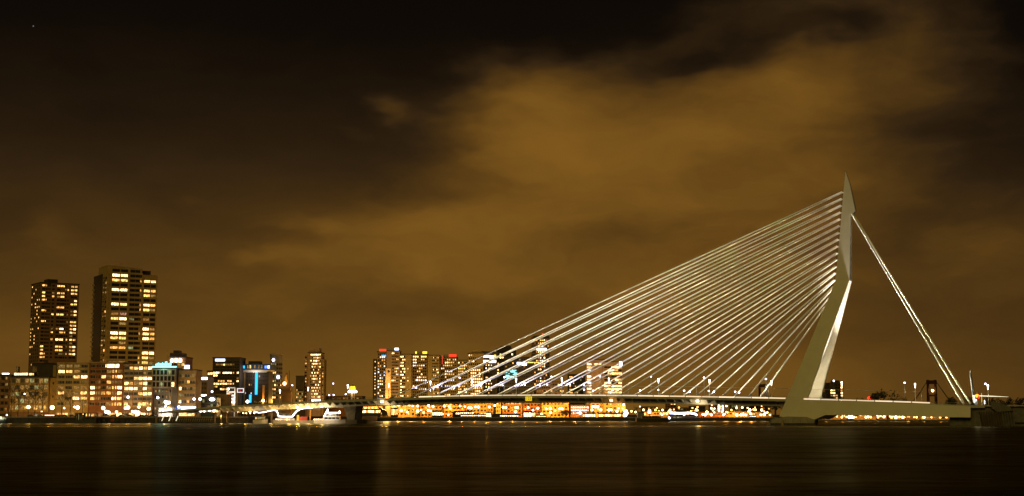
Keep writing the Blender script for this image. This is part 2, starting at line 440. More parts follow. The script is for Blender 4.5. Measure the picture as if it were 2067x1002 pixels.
# stay cables
sheath = principled('white_sheath', (.85, .83, .76), .6, var=.04)
CS = 11.6
tA, tB = bp(1509, 804, CS)[0], bp(787, 805, CS)[0]
cable_ends = []
for k in range(16):
    f = k / 15.
    td = tA + (tB - tA) * f
    px, py = 1683 + (1701.5 - 1683) * f, 592 + (387 - 592) * f
    tt, zt = bp(px, py, 1.5)
    for s, st in ((CS, 1.5), (-CS, -1.5)):
        a, c = Vector((td, s, dz(td) + .2)), Vector((tt + .5, st, zt))
        if zt < ZB + 1: c.y = (s_out(zt) - 2) * (1 if s > 0 else -1)
        MB().tube([a, c], .36, 10).build('stay_cable', sheath, bridge)
        MB().tube([a, a + (c - a).normalized() * 3.2], .52, 8).build('cable_anchor', steel_grey, bridge)
        cable_ends.append((a, c))
# floodlight bracket near the foot of each cable, shining up along it
for k, (a, c) in enumerate(cable_ends):
    if k < 16: continue
    d = (c - a).normalized()
    q = a + d * (7.4 / max(d.z, .3))
    b = MB(); b.box(-.30, .30, -.25, .25, -.75, -.2, 0); b.box(-.06, .06, -.06, .06, -.2, .6, 1)
    b.build('cable_floodlight', [lamp_cable, steel_grey], bridge, q - Vector((0, 0, .6)))
    light('floodlight_lamp', 'SPOT', q + Vector((0, 1.7, -1.5)) - d * 7, 85000 if k % 4 in (0, 3) else 20000, (.68, .65, 1), bridge, .2, d, R(46), .7)
# floodlights along the deck: uplights for the cable fan
for tq, sq in [(60, 6.2), (110, 6.2), (160, 6.2), (210, 6.2), (250, 6.2), (30, -6), (80, -6), (130, -6), (180, -6), (230, -6)]:
    b = MB(); b.box(-.5, .5, -.4, .4, 0, .5, 0); b.box(-.4, .4, -.3, .3, .5, .56, 1)
    b.build('deck_floodlight', [steel_dark, lamp_warm], bridge, (tq, sq, dz(tq)))
    light('deck_lamp', 'SPOT', (tq, sq, dz(tq) + 1.2), 42 if sq < 0 else 34, (1, .84, .52), bridge, .3, (-.36, -.04, 1), R(148), .12, const=True)
# backstays: a pair of thick stays on each side, from the notch of the head to the tail
tn, zn = bp(1720, 432, 2)
for sgn in (1, -1):
    for off in (-.95, .95):
        te, ze = bp(1945, 815, 12.0)
        MB().tube([(tn, sgn * 1.9 + off * .75, zn), (te, sgn * 12.0 + off, ze)], .48, 10).build('backstay', sheath, bridge)
    light('backstay_lamp', 'SPOT', (-26, 17 if sgn > 0 else -3, dz(-26) + 1.5), 24, (1, .92, .66), bridge, .3, Vector((-22, 0, 16)), R(84), .3, const=True)
# lamp in the corner of each leg and the tail, lighting the back of the leg
for sgn in (1, -1):
    b = MB(); b.box(-.6, .6, -.5, .5, 0, .7, 0); b.box(-.5, .5, -.4, .4, .7, .76, 1)
    b.build('leg_floodlight', [steel_dark, lamp_warm], bridge, (-9, sgn * 13.4, dz(-9) + .02))
    light('leg_lamp', 'SPOT', (-10, sgn * 12.4, dz(-9) + 1.2), 520000 if sgn > 0 else 60000, (1, .90, .76) if sgn > 0 else (1, .62, .28), bridge, .3, Vector((-14, -sgn * 5, 34)), R(60), .6)
# piers
def pier(t, s_half, pts, mt=concrete, name='bridge_pier'):
    b = MB(); b.loft([[(tt, s_half, z) for tt, z in pts], [(tt, -s_half, z) for tt, z in pts]]); return b.build(name, mt, bridge)
abut = principled('weathered_concrete', (.13, .12, .10), .9, var=.4, scale=.4)
pts = [bp(px, py, 10) for px, py in [(684, 819), (709, 819), (706, 849), (692, 849)]]
pier(0, 4.5, pts, abut)
pts = [bp(px, py, 12) for px, py in [(687, 848), (710, 848), (710, 858), (687, 858)]]
pier(0, 6, pts, quay_stone, 'pier_base')
pts = [bp(px, py, 15) for px, py in [(1562, 846), (1592, 841), (1630, 842), (1648, 848), (1646, 861), (1556, 861)]]
for s0, s1 in ((10.5, 18.6), (-18.6, -10.5)):
    b = MB(); sh = 0 if s0 > 0 else 9; b.loft([[(tt + sh, s1, z) for tt, z in pts], [(tt + sh, s0, z) for tt, z in pts]]); b.build('pylon_pier', concrete, bridge)
t0, t1 = bp(1556, 858, 18.6)[0], bp(1646, 858, 18.6)[0]
b = MB(); b.box(min(t0, t1) - .1, max(t0, t1) + .1, 18.62, 18.8, -1, 1.3); b.build('tide_band', quay_stone, bridge)
b = MB(); b.box(-.06, .06, 18.6, 18.68, 1.3, 3.2); me = b.mesh('pier_joint', quay_stone)
for k in range(1, 6): put('pier_joint', me, bridge, (t0 + (t1 - t0) * k / 6, 0, 0))
# tram wires over the deck
b = MB(); b.cone(0, 0, 0, 7.4, .12, .08, 6); b.box(-.05, .05, -3.2, 3.2, 6.3, 6.42); me = b.mesh('wire_mast', steel_grey)
for k in range(9): put('wire_mast', me, bridge, (-58 + k * 42, 0, dz(-58 + k * 42)))
for s_, h_ in ((-2.8, 6.2), (2.8, 6.2)):
    b = MB(); b.tube([(-58 + 21 * k, s_, dz(-58 + 21 * k) + h_ - (.35 if k % 2 else 0)) for k in range(17)], .05, 4); b.build('tram_wire', steel_grey, bridge)
tf, zf = bp(1580, 849, 19.2)
MB().cone(tf, 19.6, -2, zf, .7, .7, 8).build('fender_pile', tan_, bridge)
# navigation sign on the deck edge
ts, zs = bp(1067, 805, DH + .8)
b = MB(); b.box(-2.05, 2.05, 0, .22, -1.35, 1.2)
sg = b.build('navigation_sign', sign_face, bridge, (ts, DH + .62, zs))
sg['label'] = 'small yellow lit sign with dark figures on the deck edge'
cu = bpy.data.curves.new('sign_lettering', 'FONT'); cu.body = '125'; cu.size = 2.3; cu.align_x = 'CENTER'; cu.align_y = 'CENTER'; cu.extrude = .02
cu.materials.append(black_print)
o = bpy.data.objects.new('lettering_source', cu); COL.objects.link(o)
me = bpy.data.meshes.new_from_object(o.evaluated_get(bpy.context.evaluated_depsgraph_get())); bpy.data.objects.remove(o)
o = put('sign_lettering', me, sg, (0, .26, -.05)); o.rotation_euler = (R(90), 0, R(180))
# lamps under the deck edge
for px, py, col_, mt, e in [(771, 811.5, (1, .7, .36), lamp_warm, 4200), (1408, 810, (1, .78, .46), lamp_warm, 5000), (1234, 808.5, (1, .45, .1), lamp_orange, 1200),
                            (649, 820.5, (1, .75, .4), lamp_warm, 11000), (600, 822.5, (1, .62, .22), lamp_warm, 12000), (622, 822, (1, .62, .22), lamp_warm, 12000)]:
    tq, zq = bp(px, py, DH + 1.1)
    b = MB(); b.box(-.7, .7, -.4, .4, -.55, .55, 1); b.box(-.15, .15, -.9, -.4, -.1, .1, 0)
    b.build('underdeck_light', [steel_dark, mt], bridge, (tq, DH + 1.2, zq))
    light('underdeck_lamp', 'POINT', (tq, DH + .4, zq - 1.8), e * .35, col_, bridge, .5)
for tq in (338, 352, 372, 392):
    light('underdeck_lamp', 'POINT', (tq, 15, dz(tq) - 6.5), 3200, (1, .60, .18), bridge, .6)
# south bridgehead: block with timber fender, bascule parts
abut = principled('weathered_concrete', (.13, .12, .10), .9, var=.4, scale=.4)
ab = empty('bridge_abutment', BP, BA)
tag(ab, 'dark concrete bridge abutment with slatted fenders at the right end of the bridge', 'abutment')
pts = [bp(px, py, 13) for px, py in [(1917, 843), (1960, 843), (1960, 820), (2014, 817), (2140, 822), (2140, 866), (1917, 866)]]
b = MB(); b.loft([[(tt, 12.9, z) for tt, z in pts], [(tt, -13, z) for tt, z in pts]]); b.build('pier_block', abut, ab)
pts = [bp(px, py, 15) for px, py in [(2000, 812), (2014, 812), (2040, 822), (2044, 830), (2012, 832), (2000, 822)]]
b = MB(); b.loft([[(tt, 15.4, z) for tt, z in pts], [(tt, 12, z) for tt, z in pts]]); b.build('cantilever_bracket', abut, ab)
pts = [bp(px, py, 14) for px, py in [(1967, 831), (1977, 831), (1983, 861), (1966, 861)]]
b = MB(); b.loft([[(tt, 16, z) for tt, z in pts], [(tt, 13, z) for tt, z in pts]]); b.build('corner_buttress', abut, ab)
for k in range(13):
    px = 1981 + k * 5.2
    t0, z0 = bp(px, 832, 15); t1, z1 = bp(px + 4.5, 861, 15)
    MB().tube([(t0, 15.3, z0), (t1, 15.3, z1)], .42, 4).build('fender_slat', timber if k < 8 else abut, ab)
pts = [bp(px, py, 14) for px, py in [(2046, 838), (2100, 838), (2100, 853), (2046, 853)]]
b = MB(); b.loft([[(tt, 14.6, z) for tt, z in pts], [(tt, 13.1, z) for tt, z in pts]]); b.build('side_panel', abut, ab)
t0, z0 = bp(1945, 821, 12); t1, z1 = bp(1966, 812, 12); t2, z2 = bp(1975, 823, 12)
b = MB(); b.loft([[(t0, s, z0 - 1), (t1, s, z1), (t2, s, z2 - 1)] for s in (14, 9)]); b.build('backstay_shoe', steel_dark, ab)

# lamps standing on the bridge
def lamp_mast(px, py, s, lum, nm):
    t_, z_ = bp(px, py, s)
    w = BP + Vector((UX * t_ + NX * s, UY * t_ + NY * s, dz(t_)))
    h = max(2.5, z_ - dz(t_))
    e = empty('street_lamp', w, BA)
    b = MB(); b.cone(0, 0, 0, h - .3, .16, .09, 6); b.build('pole', white_paint if lum else steel_grey, e)
    b = MB()
    if lum: b.tube([(0, 0, h - 2.6), (0, 0, h - .7), (0, 0, h)], [.10, .34, .44], 8)
    else: b.ball((0, 0, h), .52, 0, 8, 5, .8)
    smooth(b.build('lamp_head', lamp_violet if not lum else lamp_white, e))
    return e
ordn = ['first', 'second', 'third', 'fourth', 'fifth', 'sixth', 'seventh', 'eighth', 'ninth', 'tenth', 'eleventh', 'twelfth', 'thirteenth', 'fourteenth', 'fifteenth',
        'sixteenth', 'seventeenth', 'eighteenth', 'nineteenth', 'twentieth'] + ['%s' % w for w in ('twenty-first', 'twenty-second', 'twenty-third', 'twenty-fourth', 'twenty-fifth', 'twenty-sixth', 'twenty-seventh', 'twenty-eighth', 'twenty-ninth', 'thirtieth', 'thirty-first', 'thirty-second', 'thirty-third', 'thirty-fourth')]
def label_row(items, fmt, cat, group):
    items = sorted(items, key=lambda q: q[0])
    for k, (_, e) in enumerate(items):
        w = 'leftmost' if k == 0 else ('rightmost' if k == len(items) - 1 else ordn[k] + ' from the left')
        tag(e, fmt % w, cat, group)
near, far = [], []
for px, py in [(565, 787), (622, 782), (702, 776.7), (785, 774.5), (869, 769.5), (953, 766), (1042, 764.5), (1134, 763), (1229, 763.5), (1329, 764.5), (1432, 766.5), (1557, 769), (1699, 771), (1847, 774), (1994, 777)]:
    near.append((px, lamp_mast(px, py, 13.6, True, '')))
for px, py in [(590, 778), (672.5, 774.6), (842, 767.5), (928, 763), (1018, 762), (1113, 760.5), (1211, 760), (1314, 760.5), (1421, 762.5), (1546, 765.5), (1683, 769), (1826, 773), (1989, 775)]:
    far.append((px, lamp_mast(px, py, -13.6, False, '')))
label_row(near, 'white mast with glowing tapered head, %s on the near deck edge', 'street lamp', 'glowing masts along the near deck edge')
label_row(far, 'grey mast with round violet head, %s on the far deck edge', 'street lamp', 'round-headed masts along the far deck edge')
low = []
for px, py in [(664.5, 798), (673.5, 797.5), (698, 796), (1292, 788.5), (1329, 787.5), (1381, 789), (1392, 791), (1431, 789.5), (1441, 791), (1484, 791), (1492, 793), (1236, 788), (1179, 787), (1197, 789)]:
    low.append((px, lamp_mast(px, py, 4 if int(px) % 2 else -6, False, '')))
label_row(low, 'short violet path lamp, %s among the low deck lamps', 'path lamp', 'short lamps between the cables on the deck')
# double lantern on the bridge at px 746, blue car roof beside it
# signals at the right bridgehead
def on_deck(px, s):
    t_, _ = bp(px, 815, s); return BP + Vector((UX * t_ + NX * s, UY * t_ + NY * s, dz(t_)))
p = on_deck(1973, 10)
e = empty('bridge_signal', p, BA); tag(e, 'red and orange lit bridge signal on a post beside the leaning mast', 'signal light')
MB().cone(0, 0, 0, 7.0, .14, .12).build('post', white_paint, e)
b = MB(); b.box(-.9, .9, -.25, .25, 3.4, 6.6); b.build('signal_board', red_paint, e)
b = MB(); b.ball((0, .3, 5.0), .95, 0, 8, 5); b.build('lamp_head', em('signal_orange', (1, .30, .02), 3.0), e)
b = MB(); b.ball((-.7, .3, 4.4), .75, 0, 8, 5); b.build('lamp_head', sign_red, e)
p0 = on_deck(1968, 6)
e = empty('leaning_mast', p0, BA); tag(e, 'slim dark mast leaning to the left at the right bridgehead, pale at its foot', 'mast')
tq, zq = bp(1958, 750, 6); tp, _ = bp(1968, 815, 6); dx = tq - tp; hz = zq - p0.z
b = MB(); b.tube([(0, 0, 0), (dx * .35, 0, hz * .3)], [.62, .75], 6); b.build('mast_foot', white_paint, e)
b = MB(); b.tube([(dx * .35, 0, hz * .3), (dx * .93, 0, hz * .93)], [.75, .62], 6); b.build('mast_tube', steel_dark, e)
b = MB(); b.tube([(dx * .93, 0, hz * .93), (dx, 0, hz * 1.08)], [.18, .1], 5); b.tube([(dx * .8, 0, hz * 1.06), (dx * 1.15, 0, hz * 1.1)], .1, 5); b.build('aerial', steel_grey, e)
light('mast_lamp', 'POINT', (dx * .2 - 2, 3, hz * .16), 700, (.9, 1, .85), e, .3)
p0 = on_deck(1970, 9)  # car light trail built as a glowing tapered tube on added posts
e = empty('light_trail', p0 , BA); tag(e, 'long pale car light trail, built as a glowing tube, above the right bridgehead', 'light trail')
MB().cone(0, 0, 0, 3.0, .3, .25).build('post', steel_grey, e)
tq = bp(2036, 815, 9)[0] - bp(1970, 815, 9)[0]; zb_ = bp(1970, 799, 9)[1] - p0.z
b = MB(); b.tube([(.9, 0, zb_), (tq * .5, 0, zb_ - .35), (tq, 0, zb_ - .7)], [.30, .24, .06], 6); b.build('trail_tube', em('trail_glow', (1, .92, .62), 1.3), e)
MB().cone(0, 0, 3.0, zb_ + .2, .2, .2).build('trail_post', steel_grey, e)
for k, (px, top, mt) in enumerate([(1982, 794, gold_glow), (1987.5, 808, lamp_white)]):
    p0 = on_deck(px, 8); h = bp(px, top, 8)[1] - p0.z
    e = empty('marker_post', p0, BA); tag(e, ['taller yellow lit marker post right of the red bridge signal', 'shorter white lit marker post right of the red bridge signal'][k], 'marker post')
    MB().cone(0, 0, 0, h * .3, .16, .14, 6).build('foot', steel_grey, e); MB().cone(0, 0, h * .3, h, .17, .13, 6).build('light_tube', mt, e)
# ------------------------------------------------------------------ buildings
WIN = {}
def win_mesh(w, h, key, mull, frame):
    k = (round(w, 1), round(h, 1), key, mull, frame.name)
    if k not in WIN:
        b = MB(); t = min(.16, .08 * h + .03)
        b.face([(-w / 2, -.05, 0), (w / 2, -.05, 0), (w / 2, -.05, h), (-w / 2, -.05, h)], 0)
        b.box(-w / 2, w / 2, -.12, 0, 0, t, 1); b.box(-w / 2, w / 2, -.12, 0, h - t, h, 1)
        for i in range(mull + 2):
            x = -w / 2 + t / 2 + (w - t) * i / (mull + 1)
            b.box(x - t / 2, x + t / 2, -.125, 0, t, h - t, 1)
        WIN[k] = b.mesh('window', [MATS[key], frame])
    return WIN[k]
BLD = {}
def bld(name, label, px0, px1, ytop, Y, a=0., depth=24., base=FZ, wall=brown, group=None, cat='building', roof=True):
    """an upright block whose front runs from pixel px0 to px1 at depth Y, turned by a degrees"""
    A = Vector((xat(px0, Y), Y, base)); a = R(a)
    k = (px1 - 1033.5) / F * CT
    w = (k * A.y - A.x) / (math.cos(a) - k * math.sin(a))
    h = zat(ytop, Y) - base
    e = empty(name, A, a); tag(e, label, cat, group)
    e_ = dict(root=e, w=w, h=h, d=depth, Y=Y, base=base, wall=wall)
    b = MB(); b.box(0, w, 0, depth, -.5, h); b.build('wall', wall, e)
    if roof:
        b = MB(); b.box(-.35, w + .35, -.35, depth + .35, h, h + .7); b.build('roof', roof_dk if roof is True else roof, e)
    return e_
def facade(B, rows, face='front', cols=None, x0=.6, x1=.6, ztop=.9, fh=3.2, wh=1.7, wf=.78, ybot=None, mull=1, frame=frame_dk, band=None, pier=None, bout=.28, nrows=None, pick=None, zmin=.3, spans=None, bx=(0, 1)):
    """windows row by row from the top; rows = strings of material keys ('.' = no window), repeated / random when pick is given"""
    e = B['root']; W = B['w'] if face == 'front' else B['d']
    if face == 'front': o, ax, out, rz = Vector((0, 0, 0)), Vector((1, 0, 0)), Vector((0, -1, 0)), 0
    elif face == 'left': o, ax, out, rz = Vector((0, B['d'], 0)), Vector((0, -1, 0)), Vector((-1, 0, 0)), -math.pi / 2
    else: o, ax, out, rz = Vector((B['w'], 0, 0)), Vector((0, 1, 0)), Vector((1, 0, 0)), math.pi / 2
    zlim = zmin if ybot is None else zat(ybot, B['Y']) - B['base'] - 1.5
    n = nrows or (len(rows) if rows else 200)
    usable = W - x0 - x1; zs = []
    for r in range(n):
        z = B['h'] - ztop - fh * r - wh
        if z < max(zlim, .2): break
        zs.append(z)
        row = rows[r] if rows and r < len(rows) else None
        nc = len(row) if row else cols
        sp = spans if spans else [(x0 + usable * (c + .5 - wf / 2) / nc, x0 + usable * (c + .5 + wf / 2) / nc) for c in range(nc)]
        for c, (xa, xb) in enumerate(sp):
            key = row[c] if row else pick(r, c)
            if key == '.': continue
            if key == '0' and B.get('quay') and rnd.random() < .24: key = '1'
            p = o + ax * ((xa + xb) / 2) + Vector((0, 0, z))
            put('window', win_mesh(xb - xa, wh, key, mull, frame), e, p, rz)
    if band is not None and zs:
        b = MB(); hh = fh - wh - .16
        b.box(-W / 2 + .05 + bx[0] * W, W * (bx[1] - .5) - .05, -bout, .02, 0, hh); me = b.mesh('floor_band', band)
        for z in zs: put('floor_band', me, e, o + ax * (W / 2) + Vector((0, 0, z - hh - .08)), rz)
    if pier is not None and zs:
        pm, npier = pier
        b = MB(); b.box(-.22, .22, -bout - .08, .02, 0, B['h'] - zs[-1] + fh - wh - .3); me = b.mesh('facade_pier', pm)
        for c in range(npier + 1):
            put('facade_pier', me, e, o + ax * (.25 + (W - .5) * c / npier) + Vector((0, 0, zs[-1] - (fh - wh) + .1)), rz)
def wpick(p, keys='223', dark='0', seed=1, run=.0):
    r_ = random.Random(seed); st = {'k': None}
    def f(r, c):
        if c and st['k'] is not None and r_.random() < run: return st['k']
        st['k'] = r_.choice(keys) if r_.random() < p else dark[r_.randrange(len(dark))]
        return st['k']
    return f
def roof_box(B, name, x0, x1, y0, y1, h, mt=darkclad, z=.7):
    b = MB(); b.box(x0 * B['w'], x1 * B['w'], y0 * B['d'], y1 * B['d'], B['h'] + z - .7 + .72, B['h'] + z + h); return b.build(name, mt, B['root'])
def sign_panel(B, name, x0, x1, z0, z1, mt, y=-.6, d=.3):
    b = MB(); b.box(x0 * B['w'], x1 * B['w'], y, y + d, z0, z1); return b.build(name, mt, B['root'])
def zof(B, py): return zat(py, B['Y']) - B['base']

# --- the two tall apartment towers on the left
B = bld('apartment_tower', 'dark slab tower, shorter of the two left apartment towers, speckled with lit windows', 73, 151, 571, 1180, 35, 27, QZ, brown)
rowsR = ['.0220.22', '.00.1222', '.1220.22', '.2120.00', '.00000.3', '.0000022', '.0220000', '.0000013', '.2220112', '.0000000', '.0000122', '.0000022', '.1130023', '.2022032',
         '.0000010', '.2330222', '.0000010', '.0220123', '.0220012', '.0011223', '.0000000']
fh = (zof(B, 571) - zof(B, 735)) / 22.6
facade(B, [('2' + ('2' if rnd.random() < .6 else '0')) * (rnd.random() < .68) or '00' for _ in range(22)], spans=[(1.0, 3.6), (4.0, 6.4)], fh=fh, wh=fh * .55, ybot=737, mull=0, ztop=1.2)
W = B['w']; facade(B, [r[1:] for r in rowsR], spans=[(W * .29, W * .35), (W * .42, W * .50), (W * .51, W * .62), (W * .63, W * .67), (W * .69, W * .73), (W * .785, W * .86), (W * .875, W * .95)], fh=fh, wh=fh * .55, ybot=737, mull=1, band=brown, bout=.22, ztop=1.2)
facade(B, None, 'left', cols=5, pick=wpick(.28, '22', '0', 4), fh=fh, wh=fh * .5, wf=.4, ybot=740, mull=0, ztop=1.2)
roof_box(B, 'lift_housing', .22, .48, .2, .6, 3.2); sign_panel(B, 'recess_shade_strip', .15, .255, .5, B['h'] - .1, darkclad, -.12, .14)  # flat dark strip on the wall paints the shade of a recess

B = bld('apartment_tower', 'tallest left apartment tower with stepped roof, dark side wall and bright window rows', 208, 310, 553, 1130, 30, 42, QZ, tan_, roof=False)
W, h, D = B['w'], B['h'], B['d']
hl = zof(B, 537)
b = MB(); b.prism([(0, h + .02), (W * .685, h + .02), (W * .685, hl - 1.6), (0, hl)], 0, D * .7); b.build('upper_wall', tan_, B['root'])
b = MB(); b.prism([(-.3, hl + .03), (W * .69, hl - 1.57), (W * .69, hl - .9), (-.3, hl + .7)], -.3, D * .72); b.build('roof', tan_, B['root'])
b = MB(); b.box(W * .68, W + .3, -.3, D, h + .02, h + .6); b.build('roof', tan_, B['root'])
b = MB(); b.box(W * .70, W * .88, 3, 12, h + .62, h + 4.2); b.build('lift_housing', darkclad, B['root'])
fh = (zof(B, 554) - zof(B, 725)) / 17.5
T2 = ['0000....', '33000...', '2200233.', '0000000.', '3300232.', '0000121.', '0000000.', '3200232.', '0000221.', '1r00000.', '23g0010.', '0100000.', '0000131.', '3300232.', '2200132.', '0100000.', '22g0000.', '0000033.', '0000221.', '1100221.']
sp = [(W * .09, W * .24), (W * .26, W * .40), (W * .45, W * .55), (W * .555, W * .645), (W * .65, W * .68), (W * .73, W * .855), (W * .87, W * .97)]
BL = dict(B); BL['h'] = hl - 1.2
facade(BL, [r[:5] for r in T2], spans=sp[:5], fh=fh, wh=fh * .58, ybot=738, mull=2, band=tan_, bout=.45, ztop=1.0, bx=(.0, .70))
BL['h'] = hl - 1.2 - 2 * fh
facade(BL, [r[5:7] for r in T2[2:]], spans=sp[5:], fh=fh, wh=fh * .58, ybot=738, mull=2, band=tan_, bout=.45, ztop=1.0, bx=(.71, 1))
b = MB(); b.box(-.35, .35, -.62, .02, 0, h - 3); me = b.mesh('facade_pier', tan_)
for x in (.42 * W, .715 * W, W - .4, .6, .07 * W): put('facade_pier', me, B['root'], (x, 0, 1.5))
facade(B, None, 'left', pick=wpick(.16, '12', '0', 9), spans=[(D * .67, D * .79), (D * .86, D * .96)], fh=fh, wh=fh * .55, ybot=740, mull=0, ztop=2)
b = MB(); b.box(-.7, .02, D * .36, D - .2, 0, h + 1.0); b.build('side_cladding', darkclad, B['root'])
b = MB(); b.box(-2.2, -.72, -1.6, 1.6, 0, .22); b.box(-2.2, -2.1, -1.6, 1.6, .22, 1.2); b.box(-2.1, -.72, -1.6, -1.5, .22, 1.2); me = b.mesh('balcony', tan_)
b = MB(); b.box(-1.3, .02, -2.6, 2.6, 0, .2); b.box(-1.3, -1.2, -2.6, 2.6, .2, 1.2); me2 = b.mesh('balcony', tan_)
r_ = 0
while h - 4 - fh * r_ > zof(B, 742):
    put('balcony', me, B['root'], (0, D - 3, h - 7 - fh * r_)); put('balcony', me2, B['root'], (0, D * .17, h - 4.5 - fh * r_)); r_ += 1
b = MB(); b.cone(W * .3, 6, h + 1, h + 11, .09, .05, 5); b.tube([(W * .3 - 1.5, 6, h + 9), (W * .3 + 1.5, 6, h + 9.6)], .05, 4); b.build('roof_aerial', steel_grey, B['root'])

# --- quay blocks, left to right
QB = QY + 34
def qb(name, label, px0, px1, ytop, wall, dY=0, depth=18, **k):
    B = bld(name, label, px0, px1, ytop, QB + dY, 0, depth, QZ, wall, 'blocks along the left quay', **k); B['quay'] = True
    if name == 'apartment_block':
        for c in range(5): put('shop_window', win_mesh(B['w'] / 5 * .8, 2.5, '2302321'[(c * 3 + int(px0)) % 7], 2, frame_lt), B['root'], (B['w'] * (c + .5) / 5, -.02, .25))
    return B
B = qb('office_block', 'low dark brick block cut off by the left picture edge, with lit roof strip', -60, 17, 758, darkclad)
facade(B, None, cols=9, pick=wpick(.10, '1', '0', 2), fh=4.3, wh=2.2, wf=.7, band=brown, pier=(brown, 9)); sign_panel(B, 'roof_light_strip', .80, .98, B['h'] + .8, B['h'] + 1.5, strip_white)
B = qb('office_block', 'brick office block behind bare trees with large gridded windows and a glowing rooftop room', 18, 97, 762, brown, 1)
facade(B, ['0101g01g', '10110g10', '0g000010', '01g01101', '1g1g1211'], fh=4.65, wh=3.1, wf=.86, mull=3, frame=frame_lt, band=ochre, bout=.3, pier=(ochre, 8), ztop=.8)
roof_box(B, 'penthouse', .04, .56, .2, .8, 3.0); sign_panel(B, 'penthouse_window', .055, .40, B['h'] + 1.6, B['h'] + 3.1, MATS['3'], 3.2, .3); sign_panel(B, 'penthouse_window', .44, .55, B['h'] + 1.6, B['h'] + 2.9, MATS['2'], 3.2, .3)
for x in (.06, .5): roof_box(B, 'chimney', x, x + .06, .3, .5, 7, cream)
B = qb('stair_tower', 'narrow plain brick stair block with three tiny windows between offices and cream flats', 98, 114, 763, ochre, 2)
facade(B, ['0', '0', '0'], spans=[(2.1, 3.1)], fh=4.6, wh=1.6, mull=0, ztop=3)
B = qb('dark_block', 'dark windowless rooftop block rising behind the brick office and the stair tower', 64, 112, 735, darkclad, 26)
sign_panel(B, 'lift_shaft', .84, .97, B['h'] * .6, B['h'] - 1, tan_, -.5, .6)
B = qb('apartment_block', 'cream brick apartment block with white window frames left of the red banded flats', 112, 177, 734, ochre, 0, roof=cream)
facade(B, ['0000', '3210', '0023', '0000', '1001', '2012', '1032', '0101'], fh=3.72, wh=2.2, wf=.84, mull=3, frame=frame_lt, band=cream, bout=.35, pier=(cream, 4), ztop=.8)
B = qb('apartment_block', 'red brick apartment block with balcony bands and a wide glowing penthouse window', 178, 247, 733, brick, 1, roof=cream)
facade(B, ['000...', '000121', '002123', '000211', '310023', '312213', '210032', '000122'], fh=3.78, wh=2.3, wf=.86, mull=2, frame=frame_lt, band=brick, bout=.9, pier=(brick, 4), ztop=.9)
sign_panel(B, 'penthouse_window', .47, .86, B['h'] - 3.8, B['h'] - .9, MATS['3'], -.16, .1)
B = qb('apartment_block', 'brown brick apartment block with long lit window rows beside the glass office', 247, 307, 738, brown, 0, roof=cream)
facade(B, ['022323', '000000', '002333', '321230', '333130', '000233', '010000', '310232'], fh=3.55, wh=2.2, wf=.88, mull=2, frame=frame_lt, band=cream, bout=.5, pier=(brick, 3), ztop=.8)
# glass office on slanted columns with cyan sign
B = qb('glass_office', 'glass office box on slanted columns with a glowing cyan roof sign', 308, 357, 745, greyclad, 3)
W = B['w']; zb = zof(B, 783)
b = MB(); b.box(-.2, W - .2, -5, .1, zb - .6, B['h'] - .1); b.build('glass_box', greyclad, B['root'])

rw = ['000020', '000000', '002003']
for r in range(3):
    for c in range(6):
        w1 = (W - 1.2) / 6
        put('window', win_mesh(w1 * .76, 3.2, rw[r][c].replace('2', 'g') if rw[r][c] == '2' else rw[r][c], 0, frame_dk), B['root'], (.4 + w1 * (c + .5), -5, B['h'] - 4.2 - r * 4.15))
b = MB(); b.box(-.24, .24, -5.3, -5.01, zb, B['h'] - .2); me = b.mesh('facade_pier', ochre)
for c in range(7): put('facade_pier', me, B['root'], (.2 + (W - .9) * c / 6, 0, 0))
b = MB(); b.box(-.2, W - .2, -5.4, -5.02, 0, .7); me = b.mesh('floor_band', ochre)
for r in range(4): put('floor_band', me, B['root'], (0, 0, B['h'] - .9 - r * 4.15))
facade(B, ['0gg10', '00001', '.0g10', '11111'], fh=4., wh=2., ztop=14.4, wf=.5, mull=0, x1=4)
for x0_, x1_ in ((W - 2.0, W - 4.2), (W - 4.0, W - 3.1)):
    MB().tube([(x1_, -4.4, 0), (x0_ - 1, -4.4, zb - .6)], .3, 6).build('slanted_column', tan_, B['root'])
sg = sign_panel(B, 'roof_sign', .0, 1.0, B['h'] + .9, B['h'] + 1.7, sign_cyan, -5.2, .5)
for k, hh in enumerate([1.6, 2.2, 2.4, 2.0, 2.1, 2.5, 1.9, 3.1, 3.4, 2.0, 2.2, 3.0]):
    x = W * (.14 + .055 * k); b = MB(); z1 = B['h'] + 1.72
    b.box(x, x + .5, -5.1, -4.8, z1, z1 + hh)
    if k % 3 != 1: b.box(x + .5, x + .8, -5.1, -4.8, z1 + hh * .4, z1 + hh * .4 + .5)
    b.build('sign_letter', sign_cyan, sg)
light('sign_glow', 'POINT', (W / 2, -8, B['h'] + 1), 1500, (.2, .9, 1), B['root'], 1)
# office with horizontal bands
B = qb('office_block', 'tan office block with wrapped horizontal bands and small blue roof sign', 358, 394, 748, ochre, 2)
facade(B, ['000000', '001200', '300100', 'g00000', '300200', '000000'], fh=4.5, wh=2.3, wf=.96, mull=2, frame=frame_lt, band=ochre, bout=1.0, ztop=2.5)
sign_panel(B, 'roof_sign', .34, .62, B['h'] + 1.1, B['h'] + 3.6, sign_bluewhite, -.8, .4)
sign_panel(B, 'shop_sign', .22, 1.05, zof(B, 827), zof(B, 821), sign_bluewhite, -1.6, .3); sign_panel(B, 'shop_sign', .0, .16, zof(B, 827), zof(B, 820), sign_blue, -1.6, .3)
sign_panel(B, 'shop_window', .1, .95, .6, zof(B, 828), MATS['2'], -.16, .1)
